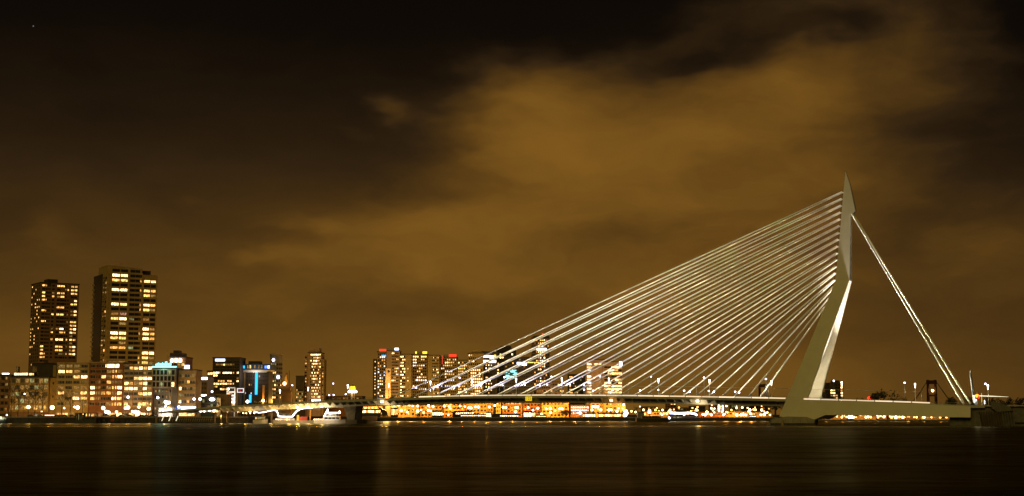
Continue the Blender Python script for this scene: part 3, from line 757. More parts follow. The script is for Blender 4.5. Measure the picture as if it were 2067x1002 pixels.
# bright bar pavilion in front of the glass office
B = qb('cafe_pavilion', 'brilliantly white lit cafe pavilion on the quay before the glass office', 319, 349, 823, greyclad, -14, 8)
facade(B, ['wwwww'], fh=4, wh=zof(B, 824) - zof(B, 837), wf=.96, mull=1, ztop=.3); light('cafe_lamp', 'POINT', (B['w'] / 2, -4, 3), 9000, (1, .85, .7), B['root'], 1)
b = MB(); b.tube([(B['w'] * .45, 0, B['h']), (B['w'] * .55, 0, B['h'] + 2.2), (B['w'] * .75, 0, B['h'] + 3.4)], .5, 6); b.build('lit_awning', strip_white, B['root'])

# --- behind the left quay
def mid(name, label, px0, px1, ytop, Y, wall, depth=25, a=0, **k): return bld(name, label, px0, px1, ytop, Y, a, depth, RZ if px0 > 1610 else (QZ if px1 < 660 and Y < FY - 8 else FZ), wall, **k)
B = mid('stepped_tower', 'dark stepped tower with three round white lights above the cyan sign', 338, 372, 722, 1160, brown)
facade(B, ['....', '0012', '0222', '1000'], fh=4, wh=2.2, wf=.85, ybot=760, band=ochre, bout=.6, mull=1, ztop=.6)
roof_box(B, 'upper_storey', .0, .72, .1, .8, 3.2); roof_box(B, 'roof_cap', .12, .45, .3, .7, 5.4)
b = MB(); b.cone(-2.0, 2, B['h'] - 6, B['h'] + 7, .25, .12, 6); b.build('flag_mast', cream, B['root'])
for k in range(3):
    b = MB(); b.ball((B['w'] * (.2 + .24 * k), -1.0, zof(B, 728)), 1.5, 0, 8, 6); b.build('spotlight', lamp_white, B['root'])
B = mid('office_block', 'low dark office with a bright pinkish white light strip along its roof edge', 393, 417, 761, 1150, darkclad)
facade(B, None, cols=4, pick=wpick(.14, '12g', '0', 31), fh=3.6, wh=2, wf=.8, ybot=806); sign_panel(B, 'roof_light_strip', .05, 1.0, B['h'] - 2.2, B['h'] - .4, strip_white, -.7, .4)
sign_panel(B, 'roof_light_strip', .0, .95, zof(B, 800), zof(B, 797), strip_white, -.7, .4)
B = mid('office_block', 'slim pale office block with two lit top floors left of the dark office tower', 416, 429, 750, 1220, tan_)
facade(B, ['333', '233', '000', '001', '000', '120', '000'], fh=4.3, wh=2, wf=.9, ybot=800)
B = mid('office_tower', 'broad dark office tower with a white-blue sign in its upper left corner', 427, 482, 723, 1210, darkclad, 26)
W = B['w']
pk = ['00000000000', '01112111100', '00000000000', '00000000000', '33303333203', '33000000000', '00000000001', '00222022003', '33333322200', '12001000000', '00032222200', '00000000000', '11110100000', '01000100010']
facade(B, pk, fh=(zof(B, 724) - zof(B, 796)) / 13., wh=1.7, wf=.92, ybot=800, band=darkclad, bout=.3, mull=1, ztop=2.4, pier=(darkclad, 4))
sign_panel(B, 'wall_sign', .10, .45, zof(B, 729.5), zof(B, 725), sign_bluewhite, -.8, .3)
# T-shaped hotel with blue light
B = mid('hotel_tower', 'dark T-shaped hotel tower with blue cap and vertical cyan light line', 491, 541, 745, 1230, darkclad, 22)
W = B['w']
facade(B, None, cols=12, pick=wpick(.07, '12b', '0', 77), fh=3.6, wh=1.6, wf=.6, ybot=812, mull=0, ztop=2)
zc0, zc1 = zof(B, 747), zof(B, 735.5)
b = MB(); b.box(-W * .17, W * 1.08, -4, 26, zc0, zc1); b.build('sky_storey', principled('blue_cladding', (.03, .07, .16), .5), B['root'])
b = MB(); b.prism([(-W * .17, zc0 - .05), (W * 1.08, zc0 - .05), (W * .92, zc0 - 2.2), (0, zc0 - 2.2)], -4.2, 20); b.build('soffit', white_paint, B['root'])
light('soffit_lamp', 'POINT', (W * .5, -9, zc0 - 5), 2500, (1, .85, .72), B['root'], 2)
for x0_, x1_, mt in ((-.15, -.06, sign_skyblue), (-.03, .06, sign_skyblue), (.98, 1.06, sign_bluewhite), (.86, .95, sign_blue)): sign_panel(B, 'blue_light_panel', x0_, x1_, zc0 + 1.2, zc1 - 1.4, mt, -4.4, .3)
for x in (.18, .28, .46, .62, .74): put('window', win_mesh(W * .07, 3, '1' if x != .28 else '2', 0, frame_dk), B['root'], (W * x, -4, zc0 + 1.1))
b = MB(); b.box(W * .13, W * .60, 4, 16, zc1, zof(B, 729)); b.build('plant_room', darkclad, B['root'])
sign_panel(B, 'vertical_light_line', .46, .56, zof(B, 797), zof(B, 747.5), sign_skyblue, -.9, .6)
sign_panel(B, 'vertical_light_line', .24, .33, zof(B, 813), zof(B, 797), sign_skyblue, -2.0, .6)
sign_panel(B, 'side_pier', -.06, .06, .5, zc0 - 2.3, tan_, -.3, .32)
# round tower with flared crown
def round_tower(name, label, px0, px1, ytop, Y, wall, rows, fh, wh, ybot, n=14, pick=None):
    c = at((px0 + px1) / 2, H0, Y); r = (xat(px1, Y) - xat(px0, Y)) / 2; h = zat(ytop, Y) - FZ
    e = empty(name, (c.x, Y + r, FZ)); tag(e, label, 'tower')
    MB().cone(0, 0, -.5, h - 6, r, r, 20).build('wall', wall, e)
    b = MB(); b.cone(0, 0, h - 5.9, h - .1, r * 1.0, r * 1.14, 20); b.build('flared_crown', wall, e)
    b = MB(); b.cone(0, 0, h - .05, h + .8, r * 1.17, r * 1.17, 20); b.build('crown_rim', cream, e)
    zl = zat(ybot, Y) - FZ
    for k in range(rows):
        z = h - 8 - fh * k - wh
        if z < zl: break
        for j in range(n):
            an = math.pi + math.pi * (j + .5) / n
            put('window', win_mesh(r * math.pi / n * .72, wh, pick(k, j), 0, frame_dk), e, (math.cos(an) * (r + .02), math.sin(an) * (r + .02), z), an + math.pi / 2)
        b = MB(); b.cone(0, 0, z - (fh - wh) + .25, z - .15, r + .3, r + .3, 20); b.build('floor_band', wall, e)
    return e, r, h
def pk15(k, j):
    rr = random.Random(k * 31 + j)
    if k > 18: return rr.choice('33w2')
    if j < 5: return rr.choice('2g03')
    return rr.choice('0010g2') if rr.random() < .5 else '0'
e, r, h = round_tower('round_tower', 'slender round tower with flared pale crown and greenish windows right of the hotel', 542, 566, 716, 1300, greyclad, 26, 3.75, 1.9, 812, 9, pk15)
b = MB(); b.ball((-r * .35, -r * 1.05, h - 5), 1.3, 0, 8, 6); b.build('crown_light', lamp_violet, e)
b = MB(); b.ball((r * .5, -r * .98, zat(761.5, 1300) - FZ), 1.5, 0, 8, 6); b.build('wall_light', lamp_violet, e)
# church with lit spire
Y = 1400.; e = empty('church_tower', (xat(578, Y), Y, FZ)); tag(e, 'dark church tower with an orange lit openwork spire', 'church')
h0, h1, h2 = [zat(q, Y) - FZ for q in (774, 753, 747)]
b = MB(); b.box(-5.2, 5.2, -5, 5, -.5, h0 - 8); b.box(-4.0, 4.0, -4, 4, h0 - 8, h0); b.build('tower_body', brown, e)
b = MB(); b.tube([(-1, 0, h0), (-.9, 0, h0 + (h1 - h0) * .5), (-.3, 0, h1)], [1.9, 1.2, .35], 8); b.build('spire', spire_glow, e)  # orange floodlight on the spire put into its colour as glow
b = MB()
for k in range(8):
    an = k * math.pi / 4; b.tube([(-1 + 2.0 * math.cos(an), 2.0 * math.sin(an), h0), (-.3 + .42 * math.cos(an), .42 * math.sin(an), h1)], .22, 4)
b.build('spire_rib', brown, e)
b = MB(); b.cone(2.2, 0, h0, h2, .5, .15, 6); b.build('weather_vane', steel_dark, e)
b = MB(); b.ball((-1.6, -4.6, h0 - .4), 1.7, 0, 8, 6); b.build('spotlight', lamp_warm, e)
# towers right of the church
B = mid('apartment_block', 'small dark-topped block with rows of greenish yellow windows between church and lit tower', 596, 612, 760, 1440, darkclad)
facade(B, None, cols=5, pick=wpick(.72, '2g23', '0', 5), fh=3.5, wh=1.9, wf=.78, ybot=812, ztop=13, mull=0, band=cream, bout=.3)
B = mid('apartment_tower', 'pink-brown stepped tower covered in bright warm windows left of the golden cupola', 619, 647, 713, 1450, pinkish, 22)
facade(B, None, cols=8, pick=lambda r, c: ('3' if r == 0 else (rnd.choice('2233') if rnd.random() < (.62 if c > 1 else .2) else rnd.choice('001'))), fh=3.05, wh=1.6, wf=.86, ybot=810, mull=0, band=pinkish, bout=.3, x0=3)
roof_box(B, 'upper_storey', .06, .82, .1, .9, 4.6, pinkish)
for x0_, x1_, hh in ((-.25, -.02, B['h'] - 2), (1.02, 1.19, B['h'] - 6)):
    b = MB(); b.box(x0_ * B['w'], x1_ * B['w'], 1.5, 20, -.5, hh); b.build('side_wing', pinkish if x0_ < 0 else ochre, B['root'])
    for r in range(24):
        z = hh - 3.2 - r * 3.05
        if z < zof(B, 808): break
        put('window', win_mesh(abs(x1_ - x0_) * B['w'] * .6, 1.6, rnd.choice('0012') if x0_ < 0 else rnd.choice('0112'), 0, frame_dk), B['root'], ((x0_ + x1_) / 2 * B['w'], 1.5, z))
sign_panel(B, 'entrance_canopy', .4, 1.05, zof(B, 811), zof(B, 807), strip_white, -6, .5)
# golden cupola
Y = 1350.; e = empty('cupola_tower', (xat(711, Y), Y, FZ)); tag(e, 'pale pole-like tower carrying a golden lit cupola with a spire', 'tower')
z1, z2, z3, z4 = [zat(q, Y) - FZ for q in (793, 790, 780, 766)]
b = MB(); b.cone(-.6, 0, -.5, z1, 1.0, .8, 8); b.cone(1.6, 0, -.5, z1, .4, .4, 6); b.build('tower_shaft', tan_, e)
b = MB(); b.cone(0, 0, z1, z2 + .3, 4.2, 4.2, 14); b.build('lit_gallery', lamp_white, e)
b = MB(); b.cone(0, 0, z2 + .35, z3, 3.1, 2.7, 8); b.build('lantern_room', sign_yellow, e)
b = MB()
for k in range(8): b.cone(3.15 * math.cos(k * math.pi / 4 + .2), 3.15 * math.sin(k * math.pi / 4 + .2), z2 + .35, z3 + .2, .28, .28, 5)
b.build('lantern_column', ochre, e)
b = MB(); b.cone(0, 0, z3 + .05, z3 + 1.4, 2.9, .8, 10); b.cone(0, 0, z3 + 1.42, z4, .38, .08, 6); b.build('spire', cream, e)

# --- tower group behind the bridge
def tower(label, px0, px1, ytop, Y, wall, nc, p, keys, seed, fh=3.0, wh=1.6, ybot=805, depth=24, band=None, run=.3, wf=.7, dark='0', name='apartment_tower', x0=.6, x1=.6, mull=0, a=0, ztop=1.4, pk=None, **k):
    B = mid(name, label, px0, px1, ytop, Y, wall, depth, a, group='towers behind the bridge', **k)
    facade(B, None, cols=nc, pick=pk or wpick(p, keys, dark, seed, run), fh=fh, wh=wh, wf=wf, ybot=ybot, band=band, mull=mull, x0=x0, x1=x1, bout=.25, ztop=ztop)
    return B
B = tower('tower with a small red roof sign at the left end of the tower group', 760, 778, 711, 1460, pinkish, 4, .5, '23w2b', 101, fh=3.05)
sign_panel(B, 'roof_sign', .25, 1.0, B['h'] + .8, B['h'] + 3.0, sign_red, -.4, .5); sign_panel(B, 'blue_light_panel', .5, 1.0, B['h'] - 4.6, B['h'] - 3, sign_skyblue, -.5, .4)
b = MB(); b.box(-.45 * B['w'], -.02, 1, 22, -.5, B['h'] - 7); b.build('side_wing', darkclad, B['root'])
for r in range(26):
    z = B['h'] - 10.5 - 3.05 * r
    if z < zof(B, 806): break
    put('window', win_mesh(1.2, 1.5, rnd.choice('0022w'), 0, frame_dk), B['root'], (-.22 * B['w'], 1, z))
B = tower('pale tower with a grey-white lit roof band, tallest at the left of the tower group', 779, 805, 709, 1440, pinkish, 5, .22, '223w', 102, fh=3.05, x0=5.2)
sign_panel(B, 'roof_band', .0, 1.0, B['h'] + .7, B['h'] + 3.2, greyclad, -.5, 8); sign_panel(B, 'roof_sign', .64, .95, B['h'] + .9, B['h'] + 3.1, sign_bluewhite, -.9, .3)
B = tower('tan tower with one column of large glowing balconies beside the white-banded tower', 806, 829, 716, 1450, tan_, 6, .2, '1', 103, fh=3.05, wf=.9, pk=lambda r, c: ('3' if rnd.random() < .62 else '0') if c < 3 else ('2' if c == 4 and rnd.random() < .35 else '.'))
B = tower('brown tower under a yellow roof sign in the tower group', 827, 862, 716, 1480, tan_, 8, .30, '223wb', 104, fh=3.05, run=.4)
sign_panel(B, 'roof_band', .28, 1.0, B['h'] + .7, B['h'] + 3.0, greyclad, -.5, 6)
sign_panel(B, 'roof_sign', .30, .38, B['h'] + .9, B['h'] + 3.1, sign_yellow, -.9, .3); sign_panel(B, 'roof_sign', .72, .98, B['h'] + .9, B['h'] + 3.1, sign_yellow, -.9, .3)
B = tower('tan tower with a blank left wall and few lit windows right of the yellow sign', 863, 886, 718, 1470, tan_, 6, .3, '223', 105, fh=3.05, x0=4)
B = tower('brown tower with a red roof sign and a red vertical line', 888, 922, 722, 1490, tan_, 8, .36, '223wb', 106, fh=3.05, run=.4)
sign_panel(B, 'roof_band', .2, .98, B['h'] + .7, B['h'] + 3.0, greyclad, -.5, 6); sign_panel(B, 'roof_sign', .52, .96, B['h'] + .8, B['h'] + 3.2, sign_red, -.9, .3)
sign_panel(B, 'vertical_light_line', .10, .16, B['h'] - 7, B['h'] + 2, em('dim_red', (1, .1, .05), .7), -.6, .3)
B = tower('tan tower of scattered windows between red sign and white-dotted tower', 923, 944, 728, 1480, tan_, 5, .35, '223', 107, fh=3.05)
B = mid('apartment_tower', 'tower with a sloping roof and a regular grid of square white windows', 944, 975, 714, 1420, tan_, 24, group='towers behind the bridge')
facade(B, ['32.....', '0000...', '3330...', '000000.', '22000..', '3333330', '0333030', '0233230', '0333333', '0333333', '0333333', '0233323', '0002330', '0333333', '0033233', '0002333', '3323323'], fh=2.95, wh=1.7, wf=.66, mull=0, ybot=806)
b = MB(); b.prism([(B['w'] * .25, B['h'] + .72), (B['w'] * .25, B['h'] + 2.8), (B['w'] * .75, B['h'] + 4.2), (B['w'] * .98, B['h'] + .72)], 1, 20); b.build('sloped_roof', tan_, B['root'])
# tower with overhanging saucer top
B = mid('round_tower', 'dark tower with a wide overhanging top and bright white strips beside the dotted tower', 973, 1001, 728, 1440, darkclad, 20, group='towers behind the bridge', roof=False)
facade(B, None, cols=5, pick=wpick(.45, '2233', '0', 55), fh=3.1, wh=1.5, wf=.85, ybot=806, mull=0, ztop=4, x0=3.5, x1=4)
W = B['w']; hb = B['h']
b = MB(); b.prism([(-W * .08, hb), (W * 1.05, hb), (W * 1.18, hb + 8.5), (-W * .35, hb + 9.5)], -2, 18); b.build('overhanging_top', darkclad, B['root'])
sign_panel(B, 'light_strip', .0, 1.0, hb - 2.2, hb + .1, strip_white, -2.6, .5); sign_panel(B, 'light_strip', -.02, .62, hb + 3.2, hb + 5.0, strip_white, -2.8, .5); sign_panel(B, 'corner_light', .55, .86, hb + 1.8, hb + 4.6, sign_bluewhite, -3.4, .5)
sign_panel(B, 'corner_light', .87, 1.0, hb + 3.6, hb + 5.6, sign_yellow, -3.0, .5)
B = tower('dark tower with few pinkish lights behind the uppermost cables', 1002, 1042, 705, 1560, darkclad, 8, .13, '2233', 110, fh=3.4, wh=1.9, run=.2)
roof_box(B, 'plant_room', .2, .75, .2, .8, 3)
B = tower('lower dark block with blue-white sign and a large cyan emblem behind the cables', 1018, 1076, 722, 1420, darkclad, 12, .06, '12g', 111, fh=3.4, wh=1.6, run=.1, name='office_tower')
sign_panel(B, 'roof_sign', .44, .78, zof(B, 738), zof(B, 731.5), sign_bluewhite, -.8, .4); sign_panel(B, 'light_strip', .78, 1.22, zof(B, 733), zof(B, 731.3), MATS['2'], -.8, .4)
em_root = sign_panel(B, 'emblem_panel', .0, .46, zof(B, 766), zof(B, 746), principled('emblem_back', (.05, .12, .13), .5), -.5, .3)
rr = random.Random(5)
for k in range(26):
    x = B['w'] * rr.uniform(.02, .36); z = zof(B, 765.5) + rr.random() * (zof(B, 747.5) - zof(B, 765.5)); w1 = rr.uniform(1., 5.)
    b = MB(); b.box(x, min(x + w1, B['w'] * .455), -.85 - k * .004, -.55, z, z + rr.uniform(.5, 1.1)); b.build('emblem_bar', em('emblem_cyan', (.35, .95, 1), 1.9), em_root)
B = tower('tallest tower behind the cables with a red light on top and white lit centre', 1073, 1110, 683, 1520, brown, 9, .5, '223w', 112, fh=3.1, wh=1.7, run=.3,
          pk=lambda r, c: (rnd.choice('w323r') if rnd.random() < .72 else '0') if c in (3, 4, 5, 6) else (rnd.choice('22r') if rnd.random() < .22 else '0'))
sign_panel(B, 'wall_sign', .28, .82, zof(B, 707), zof(B, 703.5), strip_white, -.8, .4); roof_box(B, 'plant_room', .1, .98, .1, .9, 2.2)
b = MB(); b.ball((B['w'] * .62, 0, B['h'] + 4.4), .9, 0, 8, 5); b.build('aviation_light', sign_red, B['root'])
B = tower('low dark block with scattered yellow windows left of the strip-lit office', 1148, 1183, 757, 1500, darkclad, 9, .22, '122g', 113, fh=3.3, wh=1.5)
B = tower('low dark block at the foot of the tallest tower with red and warm lights', 1082, 1140, 772, 1430, brown, 12, .36, '12r2', 114, fh=3.2, wh=1.6)
# strip-lit office in two slabs
def strips(r, c): return '0'
B = mid('office_tower', 'brown office slab with a lit corner bay and blank wall beside the strip-lit office', 1184, 1222, 727, 1420, pinkish, 26, group='towers behind the bridge')
facade(B, ['3', '2', 'w', '1', '3', '2', 'w', 'w', '3', '2', '3', '3', '3', '3'], spans=[(.6, B['w'] * .27)], fh=3.05, wh=1.95, mull=2, ybot=803, ztop=3.2)
facade(B, ['.332', '....', '....'], fh=3, wh=1.6, ztop=3.2, mull=2, wf=.98, spans=[(0, 1), (B['w'] * .4, B['w'] * .62), (B['w'] * .63, B['w'] * .8), (B['w'] * .81, B['w'] * .98)])
b = MB(); b.box(B['w'] * .29, B['w'] * .38, -.7, .02, .5, B['h'] - 2); b.build('facade_pier', pinkish, B['root'])
B = mid('office_tower', 'broad office tower with long horizontal strips of warm light and a white corner sign', 1219, 1257, 731, 1410, pinkish, 26, 6, group='towers behind the bridge')
facade(B, ['00333', '13320', '03333', '01000', '00032', '33003', '33333', '33333', '23323', '22333', '32333', '33333', '33333', '33333'], fh=3.1, wh=1.9, wf=.97, mull=2, ybot=803, ztop=4.2, band=pinkish)
sign_panel(B, 'corner_sign', .84, .99, B['h'] - 4.6, B['h'] + .6, sign_bluewhite, -.8, .4)
# right of the pylon
B = mid('apartment_tower', 'lone dark apartment tower with warm windows right of the pylon leg', 1676, 1704, 774, 1500, darkclad)
facade(B, ['.0002', '..003', '320.2', '33003', '12203', '00200', '00003', '02033', '00003'], fh=2.75, wh=1.8, wf=.85, mull=0, ybot=812); roof_box(B, 'plant_room', .35, .8, .2, .7, 2.4)
B = mid('apartment_block', 'low dark block with pink-white windows in the angle of pylon leg and deck', 1636, 1668, 793, 1480, darkclad)
facade(B, ['w0ww0.', '2000g0', '200022', '100010'], fh=2.7, wh=1.5, wf=.6, mull=0, ybot=814)
B = bld('hall_building', 'long dark low hall behind the bridge deck left of the golden cupola', 652, 731, 801, 1480, 0, 30, FZ, brick)
facade(B, None, cols=14, pick=wpick(.1, '1', '0', 3), fh=3.4, wh=1.6, nrows=2)

# --- left of the bridge landing: low things on the quay
B = bld('curved_glass_pavilion', 'dark green glass pavilion with a white oval sign near the beige wall', 406, 437, 803, 1015, 0, 14, QZ, principled('green_glass_wall', (.03, .06, .035), .3), roof=False)
W, h = B['w'], B['h']
b = MB(); b.prism([(0, h), (W * .3, h + 1.5), (W * .8, h + 1.2), (W, h)], 0, 14); b.build('curved_roof', steel_dark, B['root'])
facade(B, ['g0000', '000g0', '1g0g0'], fh=3.6, wh=2.6, wf=.9, mull=1)
b = MB(); b.ball((W * .70, -.8, zof(B, 806.5)), 2.0, 0, 10, 6, .55); b.build('oval_sign', lamp_white, B['root'])
B = bld('sloping_wall_hall', 'beige windowless hall with a leaning left wall beside the bridge landing', 440, 457, 796, 1040, 0, 18, QZ, tan_, roof=False)
b = MB(); b.prism([(-6.2, B['h']), (-.02, B['h']), (-.02, 0), (-.3, 0)], .2, 17); b.build('leaning_wall', tan_, B['root'])
B = bld('portal_building', 'open building with a white outlined portal frame beside the billboard', 457, 474, 783, 1080, 0, 12, QZ, darkclad, roof=False)
W, h = B['w'], B['h']
b = MB(); b.box(-.1, .7, -.7, -.02, 0, h + .4); b.box(W - .7, W + .1, -.7, -.02, 0, h + .4); b.box(.72, W - .72, -.68, -.02, h - .4, h + .4); b.build('portal_frame', white_paint, B['root'])
facade(B, ['000', '2r0', '011', '220', '302'], fh=2.6, wh=1.4, wf=.8, mull=0, band=white_paint, bout=.4, ztop=1.2); light('portal_lamp', 'POINT', (W * .5, -6, h * .6), 5000, (1, .85, .7), B['root'], 1)
Y = 1060.; e = empty('billboard', (xat(484.5, Y), Y, QZ)); tag(e, 'lit white billboard with a red square on a post before the hotel tower', 'billboard')
z0, z1 = zat(793, Y) - QZ, zat(784, Y) - QZ; hw = 2.5
b = MB(); b.box(-.2, .2, -.2, .2, 0, z0); b.build('post', steel_dark, e)
b = MB(); b.box(-hw, hw, -.3, .3, z0, z1); b.build('display_panel', em('billboard_white', (1, .9, .9), 1.1), e)
b = MB(); b.box(-hw + .6, hw - .6, -.36, -.31, z0 + .6, z1 - .6); b.build('dark_field', principled('billboard_dark', (.08, .06, .09), .5), e)
b = MB(); b.box(-.75, .35, -.42, -.37, z0 + .9, z1 - 1.0); b.build('red_field', em('billboard_red', (1, .05, .08), .5), e)
Y = 1000.; e = empty('orange_pillar', (xat(531, Y), Y, QZ)); tag(e, 'tall square orange pillar with a lamp standing at the bridge landing', 'pillar')
b = MB(); b.box(-.65, .65, -.65, .65, 0, zat(778, Y) - QZ); b.build('shaft', orange_paint, e)
b = MB(); b.ball((0, -.9, zat(809, Y) - QZ), 1.0, 0, 8, 6); b.build('lamp_head', lamp_warm, e)
light('pillar_lamp', 'POINT', (0, -3.5, zat(809, Y) - QZ), 1500, (1, .45, .08), e, .4)

# --- pale slab pillar with a round hole
Y = 1290.; e = empty('slab_pillar', (xat(777.5, Y), Y, FZ)); tag(e, 'tall pale slab pillar with a round dark opening near its top, behind the bridge', 'pillar')
w1 = xat(788, Y) - xat(777.5, Y); h = zat(744, Y) - FZ
b = MB(); b.box(0, w1, 0, 5, -.3, h); b.build('shaft', tan_, e)
b = MB(); zc = zat(750, Y) - FZ; b.tube([(w1 * .55, -.12, zc), (w1 * .55, .3, zc)], 1.1, 12); b.build('round_opening', black_print, e)
light('pillar_lamp', 'POINT', (w1 * .5, -9, 14), 16000, (1, .62, .25), e, .6); light('pillar_lamp', 'POINT', (w1 * .5, -12, 34), 9000, (1, .7, .36), e, .6)

# --- far bank under the deck: row of low buildings in sodium light
farwalls = [ochre, tan_, ochre, brick, ochre]
rows_ = [(726, 770, 820, 'wide arched market hall glowing orange and yellow right of the bridge pier', '2333', .75), (790, 846, 817, 'orange lit low facade right of the pale slab pillar', '2232', .3),
         (848, 893, 819, 'deep orange low facade behind the first mooring post', '122', .3), (896, 938, 813, 'darker flat-roofed facade with a few yellow windows', '12', .25),
         (940, 984, 810, 'long pale parapeted facade with dark teeth under the eaves', '23', .12), (985, 996, 809, 'narrow ochre tower house with toothed top', '12', .2),
         (1001, 1011, 811, 'narrow tan house beside a dark gap', '12', .2), (1014, 1054, 811, 'ribbed ochre warehouse with closely set upright fins', '12', .1),
         (1056, 1092, 814, 'dim brown warehouse under the yellow deck sign', '12', .15), (1094, 1148, 812, 'banded ochre facade left of the white-windowed office', '12', .2),
         (1192, 1212, 814, 'dark brown house with one wide white lit sign', '1', .1), (1213, 1219, 810, 'thin bright orange lit chimney-like house', '2', .1), (1220, 1262, 813, 'rosy brick facade with white light rows beside the brilliant kiosk', '23', .25)]
for k, (x0_, x1_, yt, lab, keys, p) in enumerate(rows_):
    B = bld('quayside_building', lab, x0_, x1_, yt, 1284 + (k % 3) * 2, 0, 14, FZ, farwalls[k % 5], 'low buildings on the far bank')
    nc = max(2, int(B['w'] / 3.2))
    facade(B, None, cols=nc, pick=wpick(p, keys, '0', 200 + k, .4), fh=3.3, wh=1.8, wf=.6, mull=0, frame=frame_dk, band=farwalls[(k + 1) % 5] if k % 2 else None, bout=.2, ztop=.8)
    if k in (4, 5, 7):
        n = int(B['w'] / 1.8); b = MB(); b.box(-.3, .3, -.5, .02, 0, 1.3 if k != 7 else 4.0); me = b.mesh('eaves_tooth' if k != 7 else 'upright_fin', darkclad if k != 7 else brown)
        for j in range(n): put(me.name, me, B['root'], (B['w'] * (j + .5) / n, 0, B['h'] - (1.9 if k != 7 else 4.6)))
    if k == 10: sign_panel(B, 'wall_sign', .15, .8, B['h'] - 4.2, B['h'] - 2.2, strip_white, -.8, .4)
    if k == 12: sign_panel(B, 'roof_sign', .3, .5, B['h'] + .8, B['h'] + 1.6, lamp_orange, -.8, .4)
B = bld('quayside_building', 'office with two solid rows of white windows on the far bank', 1151, 1190, 819, 1290, 0, 14, FZ, brown, 'low buildings on the far bank')
facade(B, ['wwwwwwwwww', 'wwwwwwwwww', '2w2ww23w02'], fh=2.6, wh=1.5, wf=.86, mull=0, ztop=.9)
# distant town right of the bright kiosk
for k, (x0_, x1_, yt, lab, p) in enumerate([(1296, 1324, 822, 'distant dark block left of the white lit ship canopy', .35), (1326, 1345, 827, 'tiny distant house with a row of orange windows', .5), (1346, 1366, 813, 'distant stepped block with yellow top windows', .3),
                                        (1367, 1392, 824, 'distant flat block above the ship canopy', .4), (1394, 1424, 821, 'distant dark block right of the ship canopy', .3), (1434, 1449, 815, 'distant tower with greenish yellow top corner', .35),
                                        (1476, 1490, 818, 'distant slim block with two bright window columns', .6), (1500, 1530, 821, 'distant block near the pylon with wide orange windows', .4), (1534, 1556, 817, 'distant reddish block closest to the pylon foot', .3)]):
    B = bld('distant_building', lab, x0_, x1_, yt, 1700 + 30 * (k % 4), 0, 16, FZ, [brown, darkclad, brick][k % 3], 'distant town under the deck')
    facade(B, None, cols=max(3, int(B['w'] / 3.2)), pick=wpick(p, '2g23', '0', 300 + k, .3), fh=3.2, wh=1.7, wf=.66, mull=0, ztop=.8)
for k, px in enumerate((1451.5, 1459)):
    Y = 1500.; e = empty('lit_stair_tower', (xat(px, Y), Y, FZ)); tag(e, ['left of two slim towers with a white ladder of lights', 'right of two slim towers, bluish ladder of lights'][k], 'tower', 'ladder-lit stair towers')
    h = zat(814.5, Y) - FZ; b = MB(); b.box(-1.3, 1.3, 0, 4, -.3, h); b.build('wall', darkclad, e)
    b = MB(); b.box(-.95, .95, -.25, -.02, 0, 1.3); me = b.mesh('light_panel', lamp_white if k == 0 else sign_bluewhite)
    for j in range(7): put('light_panel', me, e, (0, 0, h - 1.8 - j * 1.95))
# right of the pylon: low houses under the tail beam
hs = [(1664, 1696, 841, 'low orange lit shed with a sloped left roof under the tail beam', '2222'), (1697, 1708, 841, 'small dark shed next to a dazzling white light', '12'), (1724, 1768, 839.5, 'rosy arched boathouse under the tail beam', '122'),
      (1772, 1790, 841, 'small house with one tall bright doorway', '23'), (1796, 1826, 841, 'pair of glowing garages under the tail beam', '22'), (1828, 1856, 842, 'yellowish lit shop front under the tail beam', '22'), (1858, 1916, 844, 'long row of small lit stalls at the right end of the bank', '12r2')]
for k, (x0_, x1_, yt, lab, keys) in enumerate(hs):
    B = bld('bank_house', lab, x0_, x1_, yt - 5, 1278, 0, 10, RZ, ochre if k % 2 == 0 else brown, 'low houses under the tail beam')
    facade(B, None, cols=max(2, int(B['w'] / 3.4)), pick=wpick(.62, keys, '0', 400 + k, .3), fh=2.9, wh=2.2, wf=.8, mull=0, ztop=.5)
for k, (x0_, x1_, yt, lab) in enumerate([(1300, 1350, 832, 'long low orange lit shed left of the party ship'), (1412, 1462, 833, 'low orange lit shed right of the party ship'), (1464, 1510, 832, 'low orange lit shed between stair towers and pylon'), (1512, 1558, 833, 'low orange lit shed closest to the pylon foot')]):
    B = bld('bank_shed', lab, x0_, x1_, yt, 1286, 0, 9, FZ, [ochre, brick, ochre, tan_][k], 'low sheds near the pylon')
    facade(B, None, cols=max(4, int(B['w'] / 2.6)), pick=wpick(.5, '2231', '0', 500 + k, .3), fh=3.0, wh=1.7, wf=.7, mull=0, ztop=.6)
maroon = principled('maroon_paint', (.055, .014, .011), .6)
# red suspension bridge tower far behind on the right, with its cables
Y = 1650.; e = empty('red_bridge_tower', (xat(1882.5, Y), Y, FZ)); tag(e, 'distant dark red suspension bridge tower with two legs and sloping cables', 'bridge tower')
h = zat(767, Y) - FZ; hw = 4.2
for x in (-hw, hw):
    b = MB(); b.tube([(x * 1.12, 0, -1), (x, 0, h)], [1.9, 1.5], 4); b.build('tower_leg', maroon, e)
b = MB(); b.box(-hw - 1.6, hw + 1.6, -1.2, 1.2, h - 5, h - .6); b.box(-hw - .8, hw + .8, -1, 1, h * .55, h * .55 + 2); b.build('cross_beam', maroon, e)
for sgn in (-1, 1):
    b = MB(); b.tube([(sgn * (hw + 1), 0, h - 2), (sgn * 18, 0, h * .52), (sgn * 32, 0, h * .2)], .35, 5); b.tube([(sgn * (hw + 1), 0, h - 2), (sgn * 22, 0, h * .34)], .25, 5); b.build('suspension_cable', maroon, e)
b = MB(); b.ball((.2, -2.5, zat(789, Y) - FZ), 1.5, 0, 8, 6); b.build('lamp_head', lamp_warm, e)
